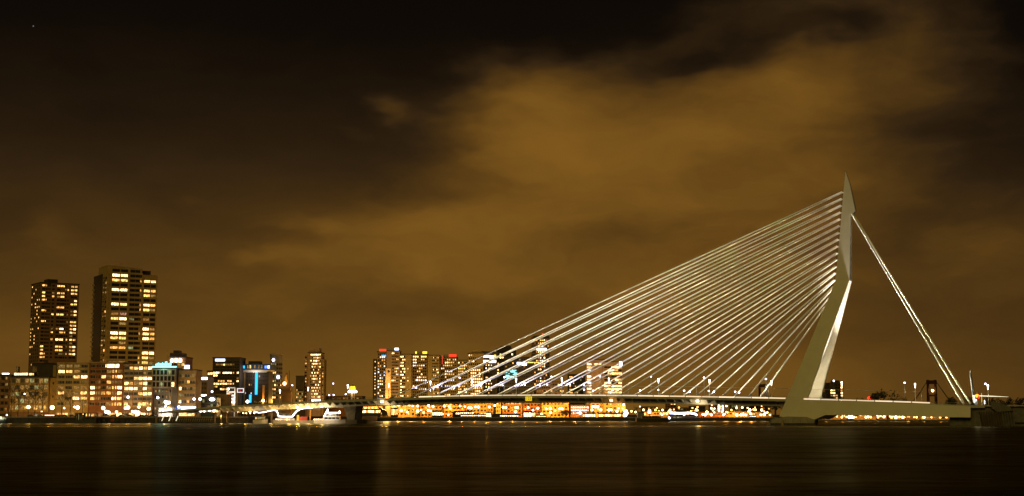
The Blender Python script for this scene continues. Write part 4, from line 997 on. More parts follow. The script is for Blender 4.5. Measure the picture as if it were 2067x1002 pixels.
Y = 1640.; e = empty('red_bridge_tower', (xat(1540.5, Y), Y, FZ)); tag(e, 'dim second suspension bridge tower seen just left of the pylon leg', 'bridge tower')
h = zat(775, Y) - FZ; hw = 3.4
for x in (-hw, hw):
    b = MB(); b.tube([(x * 1.1, 0, -1), (x, 0, h)], [1.5, 1.3], 4); b.build('tower_leg', maroon, e)
b = MB(); b.box(-hw - 1.2, hw + 1.2, -1.1, 1.1, h - 4, h - .5); b.build('cross_beam', maroon, e)
Y = 1500.; e = empty('red_sign', (xat(1757, Y), Y, FZ)); tag(e, 'glowing red oval sign left of the round dark tree', 'sign')
z = zat(804, Y) - FZ; b = MB(); b.cone(0, .5, 0, z, .3, .2, 6); b.build('post', steel_dark, e); b = MB(); b.ball((0, 0, z), 3.0, 0, 12, 6, .62); b.build('sign_face', sign_red, e)
# ------------------------------------------------------------------ trees
bark = principled('bark', (.05, .038, .028), .9)
def bare_tree(name, h, seed, spread=.5):
    r = random.Random(seed); e = empty(name)
    b = MB(); b.tube([(0, 0, -.2), (.1, 0, h * .28), (.0, .1, h * .5)], [.28, .2, .14], 6); b.build('trunk', bark, e)
    b = MB()
    def grow(p, d, l, rad, lev):
        q = p + d * l
        b.tube([p, p + d * l * .5 + Vector((r.uniform(-.1, .1), r.uniform(-.1, .1), .05)) * l, q], [rad, rad * .8, rad * .6], 4 if lev < 2 else 3)
        if lev >= 4: return
        for _ in range(3 if lev < 3 else 2):
            nd = (d + Vector((r.gauss(0, spread), r.gauss(0, spread), r.gauss(.12, .3)))).normalized()
            grow(p + d * l * r.uniform(.55, 1), nd, l * r.uniform(.55, .8), rad * .6, lev + 1)
    for k in range(5):
        an = k * 1.3; z = h * (.25 + .06 * k)
        grow(Vector((0, 0, z)), Vector((math.cos(an) * .6, math.sin(an) * .6, .9)).normalized(), h * .2, .12, 0)
    grow(Vector((0, .1, h * .5)), Vector((0, 0, 1)), h * .2, .12, 0)
    b.build('crown', bark, e); return e
leafm = principled('dark_foliage', (.045, .05, .028), .8, var=.5, scale=.6)
def bushy_tree(name, h, w, seed, n=900):
    r = random.Random(seed); e = empty(name)
    b = MB(); b.tube([(0, 0, -.3), (.2, 0, h * .3), (0, .1, h * .6)], [w * .05, w * .04, w * .02], 6)
    for k in range(6):
        an = k * 1.05; b.tube([(0, 0, h * (.25 + .04 * k)), (math.cos(an) * w * .3, math.sin(an) * w * .3, h * (.55 + .05 * k))], [w * .02, w * .008], 4)
    b.build('trunk', bark, e)
    cl = [(Vector((r.gauss(0, w * .2), r.gauss(0, w * .2), h * r.uniform(.38, .85))), w * r.uniform(.12, .22)) for _ in range(14)]
    b = MB()
    for _ in range(n):
        c, rad = r.choice(cl); d = Vector((r.gauss(0, 1), r.gauss(0, 1), r.gauss(0, .8))).normalized() * rad * (r.random() ** .4)
        p = c + d; s = w * .035 * r.uniform(.6, 1.4)
        u = Vector((r.gauss(0, 1), r.gauss(0, 1), r.gauss(0, 1))).normalized(); v = u.cross(Vector((r.random(), r.random(), r.random()))).normalized()
        b.face([p - u * s, p + v * s * .6, p + u * s, p - v * s * .6])
    b.build('crown', leafm, e); return e
for k, (px, hpx, lab) in enumerate([(22, 768, 'leftmost bare tree before the brick office block'), (36, 760, 'tall bare tree, second from the left before the brick office block'), (57, 770, 'bare tree just left of the lower quay lamp before the brick office'),
                                    (70, 764, 'bare tree before the middle windows of the brick office block'), (84, 768, 'bare tree before the right end of the brick office block'), (124, 775, 'bare tree before the left edge of the cream flats'),
                                    (141, 780, 'thin bare tree before the middle of the cream flats'), (166, 790, 'small bare tree before the right edge of the cream flats'), (300, 798, 'small bare tree between brown flats and glass office'), (446, 800, 'small bare tree before the beige hall')]):
    Y = QY + 14 + (k % 3) * 3; t_ = bare_tree('bare_tree', zat(hpx, Y) - QZ, 50 + k); t_.location = (xat(px, Y), Y, QZ); tag(t_, lab, 'tree', 'bare trees along the left quay')
for k, (px, top, wpx, lab, Y) in enumerate([(1776, 789, 50, 'large round dark tree right of the red sign', 1450), (1741, 803, 34, 'low dark tree left of the red sign', 1470), (1813, 800, 30, 'dark tree at the right of the large round tree', 1480), (1565, 795, 40, 'dark bushy tree just left of the pylon leg above the deck', 1460),
                                          (1520, 801, 30, 'low dark tree behind the dim bridge tower', 1480), (1925, 801, 40, 'dark tree behind the backstay feet', 1420), (1958, 799, 36, 'dark tree behind the backstay anchorage', 1430), (2000, 802, 40, 'dark tree behind the glowing light trail', 1420),
                                          (2034, 806, 34, 'low dark tree right of the light trail tip', 1400), (2062, 800, 36, 'dark tree at the right picture edge', 1390), (1284, 818, 14, 'dark bush-like tree right of the brilliant kiosk', 1300),
                                          (1142, 828, 24, 'dark tree on the far bank left of the white-windowed office', 1262), (1077, 837, 12, 'small dark tree before the lit arched kiosk', 1256), (843, 835, 14, 'small dark clipped tree on the orange lit far bank', 1258)]):
    w1 = (xat(px + wpx / 2, Y) - xat(px - wpx / 2, Y)); t_ = bushy_tree('leafy_tree', zat(top, Y) - FZ, w1 * 1.15, 80 + k, 700); t_.location = (xat(px, Y), Y, FZ); tag(t_, lab, 'tree', 'dark trees on the far bank')
# ------------------------------------------------------------------ street lamps of the two banks
def globe_lamp(px, py, Y, base, r, mt, col_, energy, arm=False):
    z = max(zat(py, Y), base + 2.2) - base
    e = empty('street_lamp', (xat(px, Y), Y, base))
    b = MB(); b.cone(0, 0, 0, z - r * .8, .11, .07, 6); b.build('pole', steel_dark, e)
    smooth(MB().ball((0, 0, z), r, 0, 10, 6, .95).build('lamp_head', mt, e))
    if energy: light('lamp_light', 'POINT', (0, -.2, z), energy, col_, e, r * 1.02)
    return e
W1, W2, OR = (1, .58, .20), (1, .76, .48), (1, .38, .045)
regs = [(-10, 18, 'before the dark brick block at the left edge'), (18, 97, 'before the brick office block'), (97, 112, 'before the narrow stair block'), (112, 178, 'before the cream flats'), (178, 247, 'before the red banded flats'), (247, 307, 'before the brown brick flats'),
        (307, 358, 'before the glass office'), (358, 404, 'before the tan banded office'), (404, 440, 'before the green glass pavilion'), (440, 476, 'before the beige hall'), (476, 700, 'below the bridge landing')]
regs2 = [(690, 776, 'left of the pale slab pillar'), (776, 850, 'before the orange facade right of the slab pillar'), (850, 940, 'before the deep orange and flat-roofed facades'), (940, 1000, 'before the toothed pale facade'), (1000, 1056, 'before the ribbed warehouse'),
         (1056, 1150, 'before the dim warehouse and banded facade'), (1150, 1220, 'before the white-windowed office'), (1220, 1295, 'around the brilliant kiosk'), (1295, 1420, 'around the ship canopy'), (1420, 1475, 'between ship canopy and stair towers'), (1475, 1560, 'nearest the pylon foot'), (1640, 1960, 'under the tail beam')]
def place_lamps(data, Y, base, regs, kind, group, r, energy, jit=0):
    byreg = {}
    for k, q in enumerate(data):
        px, py = q[:2]; rr = q[2] if len(q) > 2 else r; c = q[3] if len(q) > 3 else None
        mt, cl = {'o': (lamp_orange, OR), 'w': (lamp_white, W2), 'v': (lamp_violet, (.85, .8, 1)), None: (lamp_warm, W1)}[c]
        e = globe_lamp(px, py, Y + (k % 3) * jit, base if px < 1610 else RZ, rr, mt, cl, energy * (rr / r) ** 2 if q[-1] != 'x' else 0)
        reg = next(t for a, b_, t in regs if a <= px < b_); byreg.setdefault(reg, []).append((px, e))
    for reg, it in byreg.items():
        it.sort(key=lambda q: q[0])
        for k, (_, e) in enumerate(it):
            pos = 'only' if len(it) == 1 else ('leftmost' if k == 0 else ('rightmost' if k == len(it) - 1 else ordn[k] + ' from the left'))
            tag(e, '%s, %s %s' % (kind, pos if pos != 'only' else 'the only one', reg), 'street lamp', group)
place_lamps([(57, 822), (105, 823, 1.5), (48, 795.5, .6, 'w'), (84, 831, .5), (156.4, 823, 1.3), (150, 822, .7), (129, 824, .6), (208, 824, 1.3), (214, 831.5, 1.1, 'w'), (219, 833, 1.1, 'w'), (235, 832, .9), (258, 823, 1.3), (253, 824, 1.), (280, 822, 1.0), (300, 825.6, 1.3), (273, 832, 1.2, 'w'), (279, 833, 1.2, 'w'),
             (267, 831, .8), (257.5, 802, .9, 'v'), (317.5, 803, .9, 'v'), (334, 812, 1.2, 'w'), (340, 813, 1.1, 'w'), (391, 806, .9, 'v'), (403, 806, 1., 'v'), (360.7, 821.7, .9, 'v'), (405, 828.5, 1.4, 'w'), (412, 830, .8, 'w'), (422.7, 827.7, 1.2), (432, 829, 1.2), (437, 829, 1.1), (459, 828.5, 1.4), (468, 828, 1.4), (480, 830, .9), (484, 829.4, 1.0), (504.5, 829, 1.3),
             (460, 786, .7, 'w'), (427, 790.7, .7, 'v'), (388, 824, 1.1, 'v'), (499, 811, 1.1, 'w'), (491, 834, .5), (513, 834, .5), (497, 834.5, .5), (505, 834.5, .5)], QY + 22, QZ, regs, 'globe quay lamp', 'globe lamps on the left quay', 1.25, 330, 2)
place_lamps([(727.7, 819, .8, 'w'), (723, 821.5, .8, 'w'), (769, 818), (789, 817), (804, 818, 1.2), (826, 818), (833, 820, .8), (843, 820), (810, 829, 1.2), (843, 830, 1.2), (865, 819), (874, 821), (864.5, 829), (870, 830), (717, 835, 1.1, 'v'), (733, 831, .9, 'o'), (745, 833, 1.0, 'o'), (757, 833, 1.0, 'o'),
             (896.7, 820), (906.7, 820.6, .8), (904, 813, .7), (928.6, 813, .8), (928.6, 820, .8), (938.4, 821, .8), (946, 823.4), (951, 823.8), (959.6, 821.7), (965.7, 822, 1.1, 'v'), (987.7, 822), (998.5, 819, .9, 'w'), (1015.5, 822.6), (1020.8, 823), (1041, 823), (1045, 823), (1040.8, 831.7, 1.1), (1066, 823.4), (1075.8, 828.4, .9, 'v'), (1085.8, 824.5), (1103, 825.6, .9),
             (1111, 825, 1.1), (1134.7, 825.4), (1130, 825.4), (1111.5, 833), (1195, 827.7, 1.1), (1213, 827.7, 1.1), (1234, 827.7), (1229, 828), (1245.6, 830.6, 1.1), (1258.8, 817.6, 1., 'w'), (1263, 830, 1.5, 'w'), (1264, 834, 1.7, 'w'), (1262, 838, 1.7, 'w'), (1274.7, 830.6, .9), (1283, 832, .8), (1299, 827.7, .9), (1292, 834, .8, 'o'), (1311, 829.5, 1.1, 'w'), (1310.5, 833, 1., 'w'),
             (1337.6, 828, .9), (1352.7, 828, .9), (1406.8, 828, 1.0), (1427, 832.5, 1.2), (1436, 824.6, .9), (1423, 838.4, 1., 'w'), (1436, 838.4), (1460, 839.7), (1498.6, 823, .9), (1513.7, 827.7, 1.1, 'w'), (1525, 827.5), (1514.3, 834.7), (1537.6, 827.7), (1542.6, 837, 1.2), (1466.5, 820, .8), (1457.7, 832, .8, 'o'), (1442, 832.8, .7, 'o'), (1468.4, 832.8, .7, 'o'),
             (1487, 843, 1.2, 'w'), (1495.5, 843, .9, 'w'), (1500.5, 843, .9, 'w'), (1505.5, 843, .9, 'w'), (1549, 833, .8, 'o'), (1536, 841, .9), (1554, 841, .8),
             (1183, 835, 1.0, 'w'), (1171, 834, 1.1, 'w'), (1217, 836, 1.1), (1224, 838, 1.1), (1236, 836, 1.2), (1250, 837, 1.2), (1093, 836, .9), (1121, 829, .7, 'o'), (893, 836, .9), (905, 839, .9), (850, 828, .7), (822, 832, .8), (855, 833, .9, 'o'),
             (1699, 846, .8, 'o'), (1714, 842, 1.4, 'w'), (1719, 842, 1.4, 'w'), (1723, 846, .9), (1747.5, 846, .9), (1752, 842, .9), (1771, 838.6, .9, 'v'), (1772, 846, .9, 'o'), (1784, 842, 1.1), (1799.6, 844.6, 1.0, 'o'), (1808, 842.8, 1.3), (1822, 846, 1.1), (1864.7, 842.5, 1.2), (1850, 844, .8, 'o'), (1897.5, 847, 1.0, 'o'), *[(1292 + k * 8.3 + (k * 37 % 7), 821 + (k * 53 % 19), .5 + .1 * (k % 4), 'ow'[k % 5 == 0]) for k in range(31)], *[(1670 + k * 17.3 + (k * 29 % 9), 840 + (k * 31 % 6), .55 + .1 * (k % 3), 'o') for k in range(14)], (1880, 845, .6, 'o'), (1910, 845, .6, 'o')],
            FY + 8, FZ, regs2, 'far bank lamp', 'globe lamps on the far bank', 1.0, 420, 6)
# sodium light that floods the far bank (street lamps of the road behind the first row)
for k in range(32):
    px = 728 + k * 25.5
    light('sodium_lamp', 'POINT', (xat(px, FY + 20), FY + 20 + (k % 2) * 5, FZ + 7.5), 9500 * rnd.choice((.25, .6, 1., 1.5, 2.)), OR, None, .6)
for k in range(8):
    light('sodium_lamp', 'POINT', (xat(1668 + k * 33, FY + 18), FY + 18, RZ + 4.), 2200, OR, None, .5)
for k in range(12):
    light('quay_lamp', 'POINT', (xat(20 + k * 40, QY + 20), QY + 19, QZ + 6.5), 1700, (1, .47, .04), None, .6)
# unseen lamps added behind the first rows to brighten the walls there
for k, (px, Y) in enumerate([(770, 1395), (800, 1385), (830, 1400), (860, 1420), (890, 1430), (920, 1430), (950, 1380), (985, 1385), (1030, 1370), (1090, 1400), (1130, 1390), (1200, 1370), (1240, 1360), (1212, 1375), (1250, 1365), (610, 1390), (640, 1395), (560, 1260), (430, 1120), (470, 1150), (110, 1120), (150, 1120), (240, 1075), (290, 1075), (345, 1110)]):
    light('town_fill_lamp', 'POINT', (xat(px, Y), Y, FZ + 14), 13000 if px > 700 else 11000, (1, .60, .17) if px > 700 else (1, .50, .07), None, 1.)
# ------------------------------------------------------------------ lit pavilions, tram, kiosks on the far bank
def pavilion(name, label, px0, px1, y0, y1, Y, base, key, nc, frame=frame_dk, cat='pavilion'):
    B = bld(name, label, px0, px1, y0 - 1.2, Y, 0, 5, base, steel_dark, None, cat)
    z1 = zof(B, y0); z0 = max(.5, zof(B, y1)); w1 = B['w'] / nc
    for c in range(nc): put('window', win_mesh(w1 * .9, max(.8, z1 - z0), key[c % len(key)], 0, frame), B['root'], (w1 * (c + .5), 0, z0))
    return B
pavilion('lit_pavilion', 'long low pavilion with bright white windows behind the mooring posts', 919, 956, 832.5, 837, FY + 4, FZ, '3w33', 9)
pavilion('lit_pavilion', 'very long thin lit waterfront shelter left of the bright kiosk', 930, 981, 838, 840.6, FY + 2.5, FZ, 'w3', 12)
pavilion('lit_pavilion', 'thin lit waterfront shelter right of the bright kiosk', 1009, 1047, 838.5, 841.2, FY + 2.5, FZ, 'w3w', 10)
pavilion('lit_kiosk', 'small square brilliantly lit kiosk beside a dark container', 981, 991, 834, 845, FY + 3, FZ, '3', 2, cat='kiosk')
pavilion('lit_kiosk', 'white lit arch-shaped kiosk behind a small dark tree', 1057, 1081, 833, 842, FY + 4, FZ, 'w3w', 5, cat='kiosk')
pavilion('lit_pavilion', 'low lit shelter right of the arch-shaped kiosk', 1082, 1102, 840, 842.6, FY + 3, FZ, '3', 5)
pavilion('lit_pavilion', 'low lit shelter before the white-windowed office', 1176, 1202, 836, 842, FY + 4, FZ, '3w', 6)
pavilion('lit_pavilion', 'bright glass front between white-windowed office and brilliant kiosk', 1208, 1258, 836, 841.5, FY + 4, FZ, '3323', 11)
pavilion('market_hall', 'yellow glowing market stall row right of the bridge pier', 730, 768, 828, 834, FY + 6, FZ, '3323', 9, cat='market hall')
pavilion('market_hall', 'yellow glowing stall row right of the pale slab pillar', 789, 803, 826, 838, FY + 6, FZ, '2322', 4, cat='market hall')
pavilion('lit_pavilion', 'bright low front before the deep orange facade', 872, 893, 832, 839, FY + 5, FZ, '3w', 5)
pavilion('lit_kiosk', 'tiny white kiosk near the pylon foot', 1512, 1526, 841, 846, FY + 3, FZ, 'w', 3, cat='kiosk')
B = bld('shipping_container', 'dark container-like shed beside the square lit kiosk', 992, 1009, 837, FY + 2, 0, 6, FZ, darkclad, None, 'shed')
B = bld('dark_post_shed', 'dark upright ticket booth at the left end of the long lit pavilion', 913, 919.5, 834, FY + 2, 0, 3, FZ, darkclad, None, 'booth')
B = bld('pump_house', 'dark grey box right of the brilliant kiosk by the water', 1287, 1300, 834, FY + 3, 0, 5, FZ, greyclad, None, 'shed')
# quay railing on the far bank
e = empty('quay_railing', (xat(917, FY + 1), FY + 1, FZ)); tag(e, 'thin dark waterfront railing before the lit pavilions', 'railing')
Lr = xat(1052, FY + 1) - xat(917, FY + 1); zr = zat(832.5, FY + 1) - FZ
b = MB(); b.box(0, Lr, -.06, .06, zr, zr + .14); b.build('top_rail', steel_dark, e)
b = MB(); b.box(-.06, .06, -.06, .06, 0, zr); me = b.mesh('railing_post', steel_dark)
for k in range(15): put('railing_post', me, e, (Lr * k / 14., 0, 0))
# wedge-shaped monument
Y = FY + 10; e = empty('bow_monument', (xat(783, Y), Y, FZ)); tag(e, 'dark wedge-shaped monument rising steeply to the left on the far bank', 'monument')
P = [at(px, py, Y) for px, py in [(761, 819), (770, 825), (781, 831), (784, 840), (768, 840), (771, 835)]]
b = MB(); b.prism([(p.x - e.location.x, p.z - FZ) for p in P], -1.2, 1.2); b.build('wedge', steel_dark, e)
b = MB(); b.box(-7, 6, -2, 2, -.1, .9); b.build('plinth', tan_, e)
b = MB(); b.tube([(-4, 0, .9), (-2.2, 0, 4.0)], .3, 5); b.tube([(0, 0, .9), (-1.6, 0, 4)], .3, 5); b.build('strut', steel_grey, e)
# ------------------------------------------------------------------ boats and pontoons
def hull(L, Bm, D, fl=.12, n=9):
    """hull along x from 0 to L, pointed at both ends of the bow side (x = L)"""
    rings = []
    for k in range(n + 1):
        x = L * k / n; f = 1 - max(0, (k / n - .62) / .38) ** 2.0; f = max(f, .04); g_ = 1 - .25 * max(0, 1 - k / n / .12)
        w = Bm / 2 * f * g_; rise = D * .22 * max(0, k / n - .6) / .4
        rings.append([(x, -w, D + rise), (x, -w * (1 - fl), 0), (x, -w * .6, -.8), (x, w * .6, -.8), (x, w * (1 - fl), 0), (x, w, D + rise)])
    return MB().loft(rings)
def tube_px(name, pts, Y, r, mt, e, n=6):
    o = e.location; b = MB(); b.tube([at(px, py, Y) - o for px, py in pts], r, n); return b.build(name, mt, e)
BY = QY - 22
def boat(label, px0, px1, D, wall=white_paint, Bm=7, name='tour_boat', Y=BY, flip=False):
    x0, x1 = xat(px0, Y), xat(px1, Y); e = empty(name, (x0, Y, 0)); tag(e, label, 'boat', 'moored boats')
    b = hull(x1 - x0, Bm, D)
    if flip: b.v = [((x1 - x0) - x, -y, z) for x, y, z in b.v]
    b.build('hull', wall, e); return e, x1 - x0
hullgrey = principled('hull_grey', (.35, .33, .30), .5)
e, Lb = boat('small moored boat with glazed cabin under a wavy lit roof, leftmost of the tour boats', 512, 541, 2.2, hullgrey, 6)
b = MB(); b.box(1.2, Lb - 2, -2.4, 2.4, 2.2, 4.9); b.build('cabin', steel_dark, e)
for k in range(5): put('window', win_mesh(1.1, 1.6, rnd.choice('1g2'), 0, frame_lt), e, (2 + 1.35 * k, -2.42, 2.7))
tube_px('light_strip', [(513, 831), (522, 833.5), (533, 832.5), (543, 830), (553, 828.3), (560, 830)], BY - 2.6, .28, strip_white, e)
e, Lb = boat('long tour boat with a sweeping white light arc, middle of the three', 548, 638, 2.0, hullgrey, 8, flip=True)
b = MB(); b.box(3, Lb * .52, -3, 3, 2.0, 3.2); b.build('deckhouse', white_paint, e)
for k in range(9): put('window', win_mesh(1.2, .9, rnd.choice('3w2'), 0, frame_lt), e, (3.9 + 1.35 * k, -3.02, 2.15))
b = MB(); b.box(4, Lb * .42, -2.6, 2.6, 3.2, 6.6); b.build('saloon', steel_dark, e)
for k in range(6): put('window', win_mesh(1.5, 2.2, rnd.choice('010g'), 0, frame_dk), e, (5.0 + 1.8 * k, -2.62, 3.8))
tube_px('light_strip', [(558, 829), (561, 835), (562, 841), (576, 841.5), (590, 841.5)], BY - 4.2, .36, strip_white, e)
tube_px('light_arc', [(590, 841.5), (594, 836), (599, 830), (606, 826), (615, 824), (628, 823.5), (634, 822)], BY - 4.2, .48, strip_white, e)
tube_px('light_arc', [(634, 822), (612, 823), (597, 823.5), (586, 824.5)], BY + 2, .30, strip_white, e)
b = MB(); b.cone(Lb * .60, -1, 2, 5.5, .9, .7, 8); b.build('funnel', gold_glow, e)  # funnel is no lamp: gold light on it put in as glow
b = MB(); b.box(Lb * .64, Lb * .8, -2, 2, 2, 4.4); b.build('rear_cabin', red_paint, e)
b = MB(); b.box(Lb * .86, Lb * .885, -.3, .3, 2, 9); b.build('mast', orange_paint, e)
light('boat_lamp', 'POINT', (Lb * .6, -7, 6), 1100, (1, .8, .6), e, .5)
e, Lb = boat('double-deck tour boat with dark window bands and white light outline beside the bridge pier', 632, 699, 2.2, white_paint, 8)
b = MB(); b.box(7, Lb - 4, -3, 3, 2.2, 4.6); b.build('lower_deckhouse', white_paint, e)
b = MB(); b.box(8, Lb - 6.5, -2.6, 2.6, 4.6, 6.6); b.build('upper_deckhouse', white_paint, e)
b = MB(); b.box(7.6, Lb - 6.2, -2.9, 2.9, 6.6, 6.9); b.build('deck_roof', steel_grey, e)
for k in range(4): put('window', win_mesh(2.3, 1.4, '0', 0, frame_lt), e, (9.0 + 2.5 * k, -3.02, 2.8)); put('window', win_mesh(2.0, 1.2, 'g' if k == 2 else '0', 0, frame_lt), e, (9.6 + 2.2 * k, -2.62, 5.0))
for k in range(5): put('window', win_mesh(1.2, .8, '3w'[k % 2], 0, frame_lt), e, (1.4 + 1.3 * k, -2.4, 2.25))
b = MB(); b.box(.5, 7, -2.35, 2.4, 2.2, 3.2); b.build('bow_house', white_paint, e)
tube_px('light_strip', [(654, 841), (658, 834), (662, 826)], BY - 4, .42, strip_white, e)
tube_px('light_strip', [(662, 826), (661.5, 830), (663, 833.3), (684, 833.3), (685.5, 829.5)], BY - 4, .30, strip_white, e)
b = MB(); b.ball((Lb - 4, -3.6, 7.2), .7, 0, 8, 5); b.build('lamp_head', lamp_warm, e)
light('boat_lamp', 'POINT', (Lb * .5, -9, 6), 1100, (1, .85, .7), e, .5)
# white lit boat at the far left
e, Lb = boat('white lit boat railing and bow cut off by the left picture edge', -30, 18, 2.2, steel_dark, 6, 'moored_boat')
b = MB(); b.box(2, Lb * .75, -2.2, 2.2, 2.3, 4.4); b.build('cabin', white_paint, e)
for k in range(8): put('window', win_mesh(1.1, .9, '3g'[k % 2], 0, frame_lt), e, (2.8 + 1.3 * k, -2.22, 2.8))
b = MB()
for k in range(12): b.box(Lb * .5 + k * .6, Lb * .5 + k * .6 + .07, -2.5, -2.42, 2.3, 3.6)
b.box(Lb * .5, Lb * .95, -2.52, -2.42, 3.5, 3.62); b.box(Lb * .5, Lb * .95, -2.52, -2.42, 2.9, 3.0); b.build('railing', white_paint, e)
light('boat_lamp', 'POINT', (Lb * .75, -4, 5), 900, (.9, 1, .7), e, .4); b = MB(); b.ball((Lb * .96, -2, 5.5), .5, 0, 8, 5); b.build('lamp_head', lamp_white, e)
# pontoon with dark pavilion and columns
Y = QY - 9; x0, x1 = xat(155, Y), xat(204, Y)
e = empty('pontoon_landing', (x0, Y, 0)); tag(e, 'dark roofed landing pontoon on columns before the red banded flats', 'landing stage')
Lp = x1 - x0; b = MB(); b.box(0, Lp * 1.0, -3, 4, -.4, 1.6); b.build('pontoon', steel_dark, e)
b = MB(); b.box(-.3, Lp * .92, -3.2, 3.5, 6.5, 7.0); b.build('roof', steel_dark, e)
b = MB(); b.box(-.35, .35, -.35, .35, 1.6, 6.5); me = b.mesh('column', steel_dark)
for x in (.01, .09, .2, .26, .36, .40, .62, .9): put('column', me, e, (Lp * x, -2.6, 0))
b = MB(); b.box(Lp * .4, Lp, -3.0, -2.9, 1.6, 3.0); b.build('side_panel', steel_dark, e)
for k, x in enumerate((.05, .15, .31)): put('window', win_mesh(1.5, 3.2, 'g', 0, frame_dk), e, (Lp * x + .8, -2.0, 2.3))
# small working boats beside it
for k, (p0, p1, lab) in enumerate([(206, 218, 'small dark workboat with red stripe right of the landing pontoon'), (222, 240, 'second small dark workboat with short mast right of the landing pontoon'), (244, 262, 'low dark barge boat before the brown brick flats')]):
    e, Lb = boat(lab, p0, p1, 1.4, steel_dark, 3.4, 'work_boat', QY - 7)
    b = MB(); b.box(Lb * .15, Lb * .5, -1.2, 1.2, 1.4, 3.0); b.build('cabin', [timber, red_paint, steel_dark][k], e); MB().cone(Lb * .45, 0, 3, 5.6, .09, .06, 5).build('mast', steel_grey, e)
# lit gangway / mooring pontoon with white struts
Y = QY - 10; x0, x1 = xat(322, Y), xat(432, Y)
e = empty('gangway_pontoon', (x0, Y, 0)); tag(e, 'long low jetty with rows of pale slanting struts before glass and tan offices', 'jetty')
Lp = x1 - x0; b = MB(); b.box(0, Lp, -2, 3, -.4, 1.3); b.build('pontoon', quay_stone, e)
b = MB(); b.box(0, Lp, -2.05, -1.9, 2.6, 2.78); b.build('top_rail', tan_, e)
b = MB(); b.tube([(0, -2, 1.3), (.75, -2, 4.3)], .13, 5); me = b.mesh('strut', cream)
for k in range(24): put('strut', me, e, (Lp * (k + .3) / 24.6, 0, 0))
for k, x in enumerate((.06, .19, .32)): b = MB(); b.tube([(Lp * x, -2.3, 1.6), (Lp * x + 1.3, -2.3, 4.9)], .24, 6); b.build('light_tube', em('tube_light', (1, .9, .6), 1.3), e)
# mooring piles
for k, (px, top, Y, lab) in enumerate([(433, 836, QY - 14, 'leftmost thick dark mooring pile before the beige hall'), (446, 838, QY - 14, 'second dark mooring pile, shorter, before the beige hall'), (459, 837, QY - 14, 'third dark mooring pile standing farthest out'), (548.5, 834, QY - 24, 'dark mooring pile between the first two tour boats'), (757, 845, 1240, 'pale stubby mooring post before the far quay wall'),
                                      (316, 842, QY - 8, 'short pale pile at the left end of the strut jetty'), (193, 841, QY - 14, 'dark pile before the landing pontoon')]):
    e = put('mooring_pile', None, None, (xat(px, Y), Y, 0)); h = zat(top, Y); tag(e, lab, 'mooring pile', 'mooring piles')
    MB().cone(0, 0, -2, h - .25, .75 if k != 4 else .5, .7 if k != 4 else .5, 8).build('pile', timber if k not in (4, 5) else tan_, e); MB().cone(0, 0, h - .24, h + .15, .85, .6, 8).build('pile_cap', steel_dark, e)
# boats on the far bank right of the kiosk
e, Lb = boat('dark low ferry with a small white lamp crossing in front of the far bank', 1284, 1352, 2.6, steel_dark, 7, 'ferry_boat', 1120)
b = MB(); b.box(4, Lb * .7, -2.5, 2.5, 2.6, 4.6); b.build('cabin', principled('ferry_brown', (.16, .10, .06), .6), e)
for k in range(6): put('window', win_mesh(1.8, 1., '0', 0, frame_dk), e, (6 + 2.4 * k, -2.52, 3.2))
b = MB(); b.ball((Lb * .98, -.3, zat(844, 1120)), .9, 0, 8, 6); b.build('lamp_head', lamp_violet, e)
e, Lb = boat('party ship with a long white glowing canopy under the bridge deck', 1350, 1408, 2.4, steel_dark, 7, 'party_ship', FY - 14)
b = MB(); b.box(2, Lb - 3, -2.6, 2.6, 2.4, 4.4); b.build('deckhouse', darkclad, e)
for k, x in enumerate((.18, .32, .42)): put('window', win_mesh(2.0, 1.2, 'g', 0, frame_dk), e, (Lb * x, -2.62, 2.7))
tube_px('light_canopy', [(1352, 834), (1372, 834.6), (1394, 834), (1402, 835.5), (1407, 838.5)], FY - 18, .9, strip_white, e)
tube_px('blue_light', [(1352, 834), (1362, 834.3)], FY - 19.2, 1.0, sign_bluewhite, e)
for k, px in enumerate((1416, 1419.5, 1372)):
    Y = FY - 8; e = empty('mooring_pile', (xat(px, Y), Y, 0)); tag(e, ['left one of the paired dark piles right of the party ship', 'right one of the paired dark piles right of the party ship', 'thin dark pile before the party ship'][k], 'mooring pile', 'mooring piles'); MB().cone(0, 0, -2, zat(838, Y), .45, .4, 7).build('pile', timber, e); MB().cone(0, 0, zat(838, Y) + .01, zat(838, Y) + .3, .5, .3, 7).build('pile_cap', steel_dark, e)
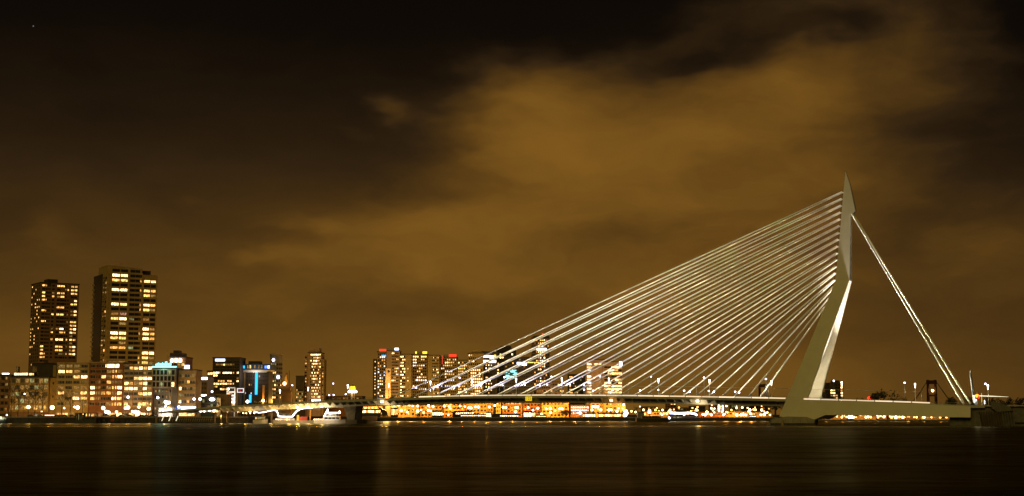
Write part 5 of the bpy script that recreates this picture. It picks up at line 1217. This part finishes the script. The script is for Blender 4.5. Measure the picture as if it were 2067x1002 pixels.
# ------------------------------------------------------------------ parked cars on the left quay
def car(name, mt):
    e = empty(name)
    b = MB(); sec = [(-2.1, .35), (2.1, .35), (2.15, .8), (1.3, .95), (.7, 1.45), (-1.1, 1.45), (-1.75, .95), (-2.15, .85)]
    b.prism(sec, -.85, .85); b.build('body', mt, e)
    b = MB(); b.prism([(.62, .98), (1.15, .98), (.66, 1.40), (-1.02, 1.40), (-1.55, .98)], -.87, .87); b.build('side_glass', glass, e)
    b = MB(); b.tube([(0, -.1, 0), (0, .1, 0)], .32, 10); me = b.mesh('wheel', black_print)
    for x in (-1.35, 1.35):
        for y in (-.8, .8): put('wheel', me, e, (x, y, .32))
    b = MB(); b.box(-2.2, -2.12, -.7, -.4, .65, .8); b.box(-2.2, -2.12, .4, .7, .65, .8); b.build('tail_light', em('tail_light', (1, .06, .03), 1.2), e)
    b = MB(); b.box(2.13, 2.2, -.7, -.4, .6, .76); b.box(2.13, 2.2, .4, .7, .6, .76); b.build('headlight', white_paint, e); return e
paints = [principled('car_black', (.02, .02, .022), .3), principled('car_silver', (.35, .35, .36), .3), principled('car_blue', (.03, .05, .14), .3), principled('car_red', (.25, .03, .025), .3)]
pn = ['black', 'silver', 'dark blue', 'dark red']
protos = [car('parked_car', p) for p in paints]
used = set(); carpx = [62, 74, 82, 92, 116, 122, 130, 146, 166, 228, 246, 262, 286, 296, 308]
where = {62: 'behind the left quay edge', 74: 'before the brick office windows', 82: 'under the brick office right half', 92: 'at the right end of the brick office', 116: 'at the left end of the cream flats', 122: 'close behind it before the cream flats', 130: 'before the cream flats doorway', 146: 'before the middle of the cream flats', 166: 'at the right end of the cream flats',
         228: 'before the red banded flats', 246: 'between red and brown flats', 262: 'before the brown flats left half', 286: 'before the brown flats right half', 296: 'near the lamp before the brown flats', 308: 'at the corner of the glass office'}
for k, px in enumerate(carpx):
    c = k % 4; e = protos[c] if c not in used else copy_tree(protos[c]); used.add(c)
    e.location = (xat(px, QY + 9), QY + 9 + (k % 2) * .6, QZ); e.rotation_euler = (0, 0, math.pi if k % 3 == 0 else 0)
    tag(e, '%s car parked on the quay %s' % (pn[c], where[px].replace('close behind it ', '')) + (' beside another car' if px == 122 else ''), 'car', 'cars parked along the left quay')
# car with a glowing bar that paints the streak of its lights
e = copy_tree(protos[3]); e.location = (xat(102, QY + 6), QY + 5, QZ); e.rotation_euler = (0, 0, 0); tag(e, 'dark red car with a glowing light streak on the quay road before the stair block', 'car', 'cars parked along the left quay')
b = MB(); b.box(-3.2, 3.2, -1.0, -.88, .75, 1.25); b.build('light_streak', em('car_light_streak', (1, .62, .45), 3.), e)
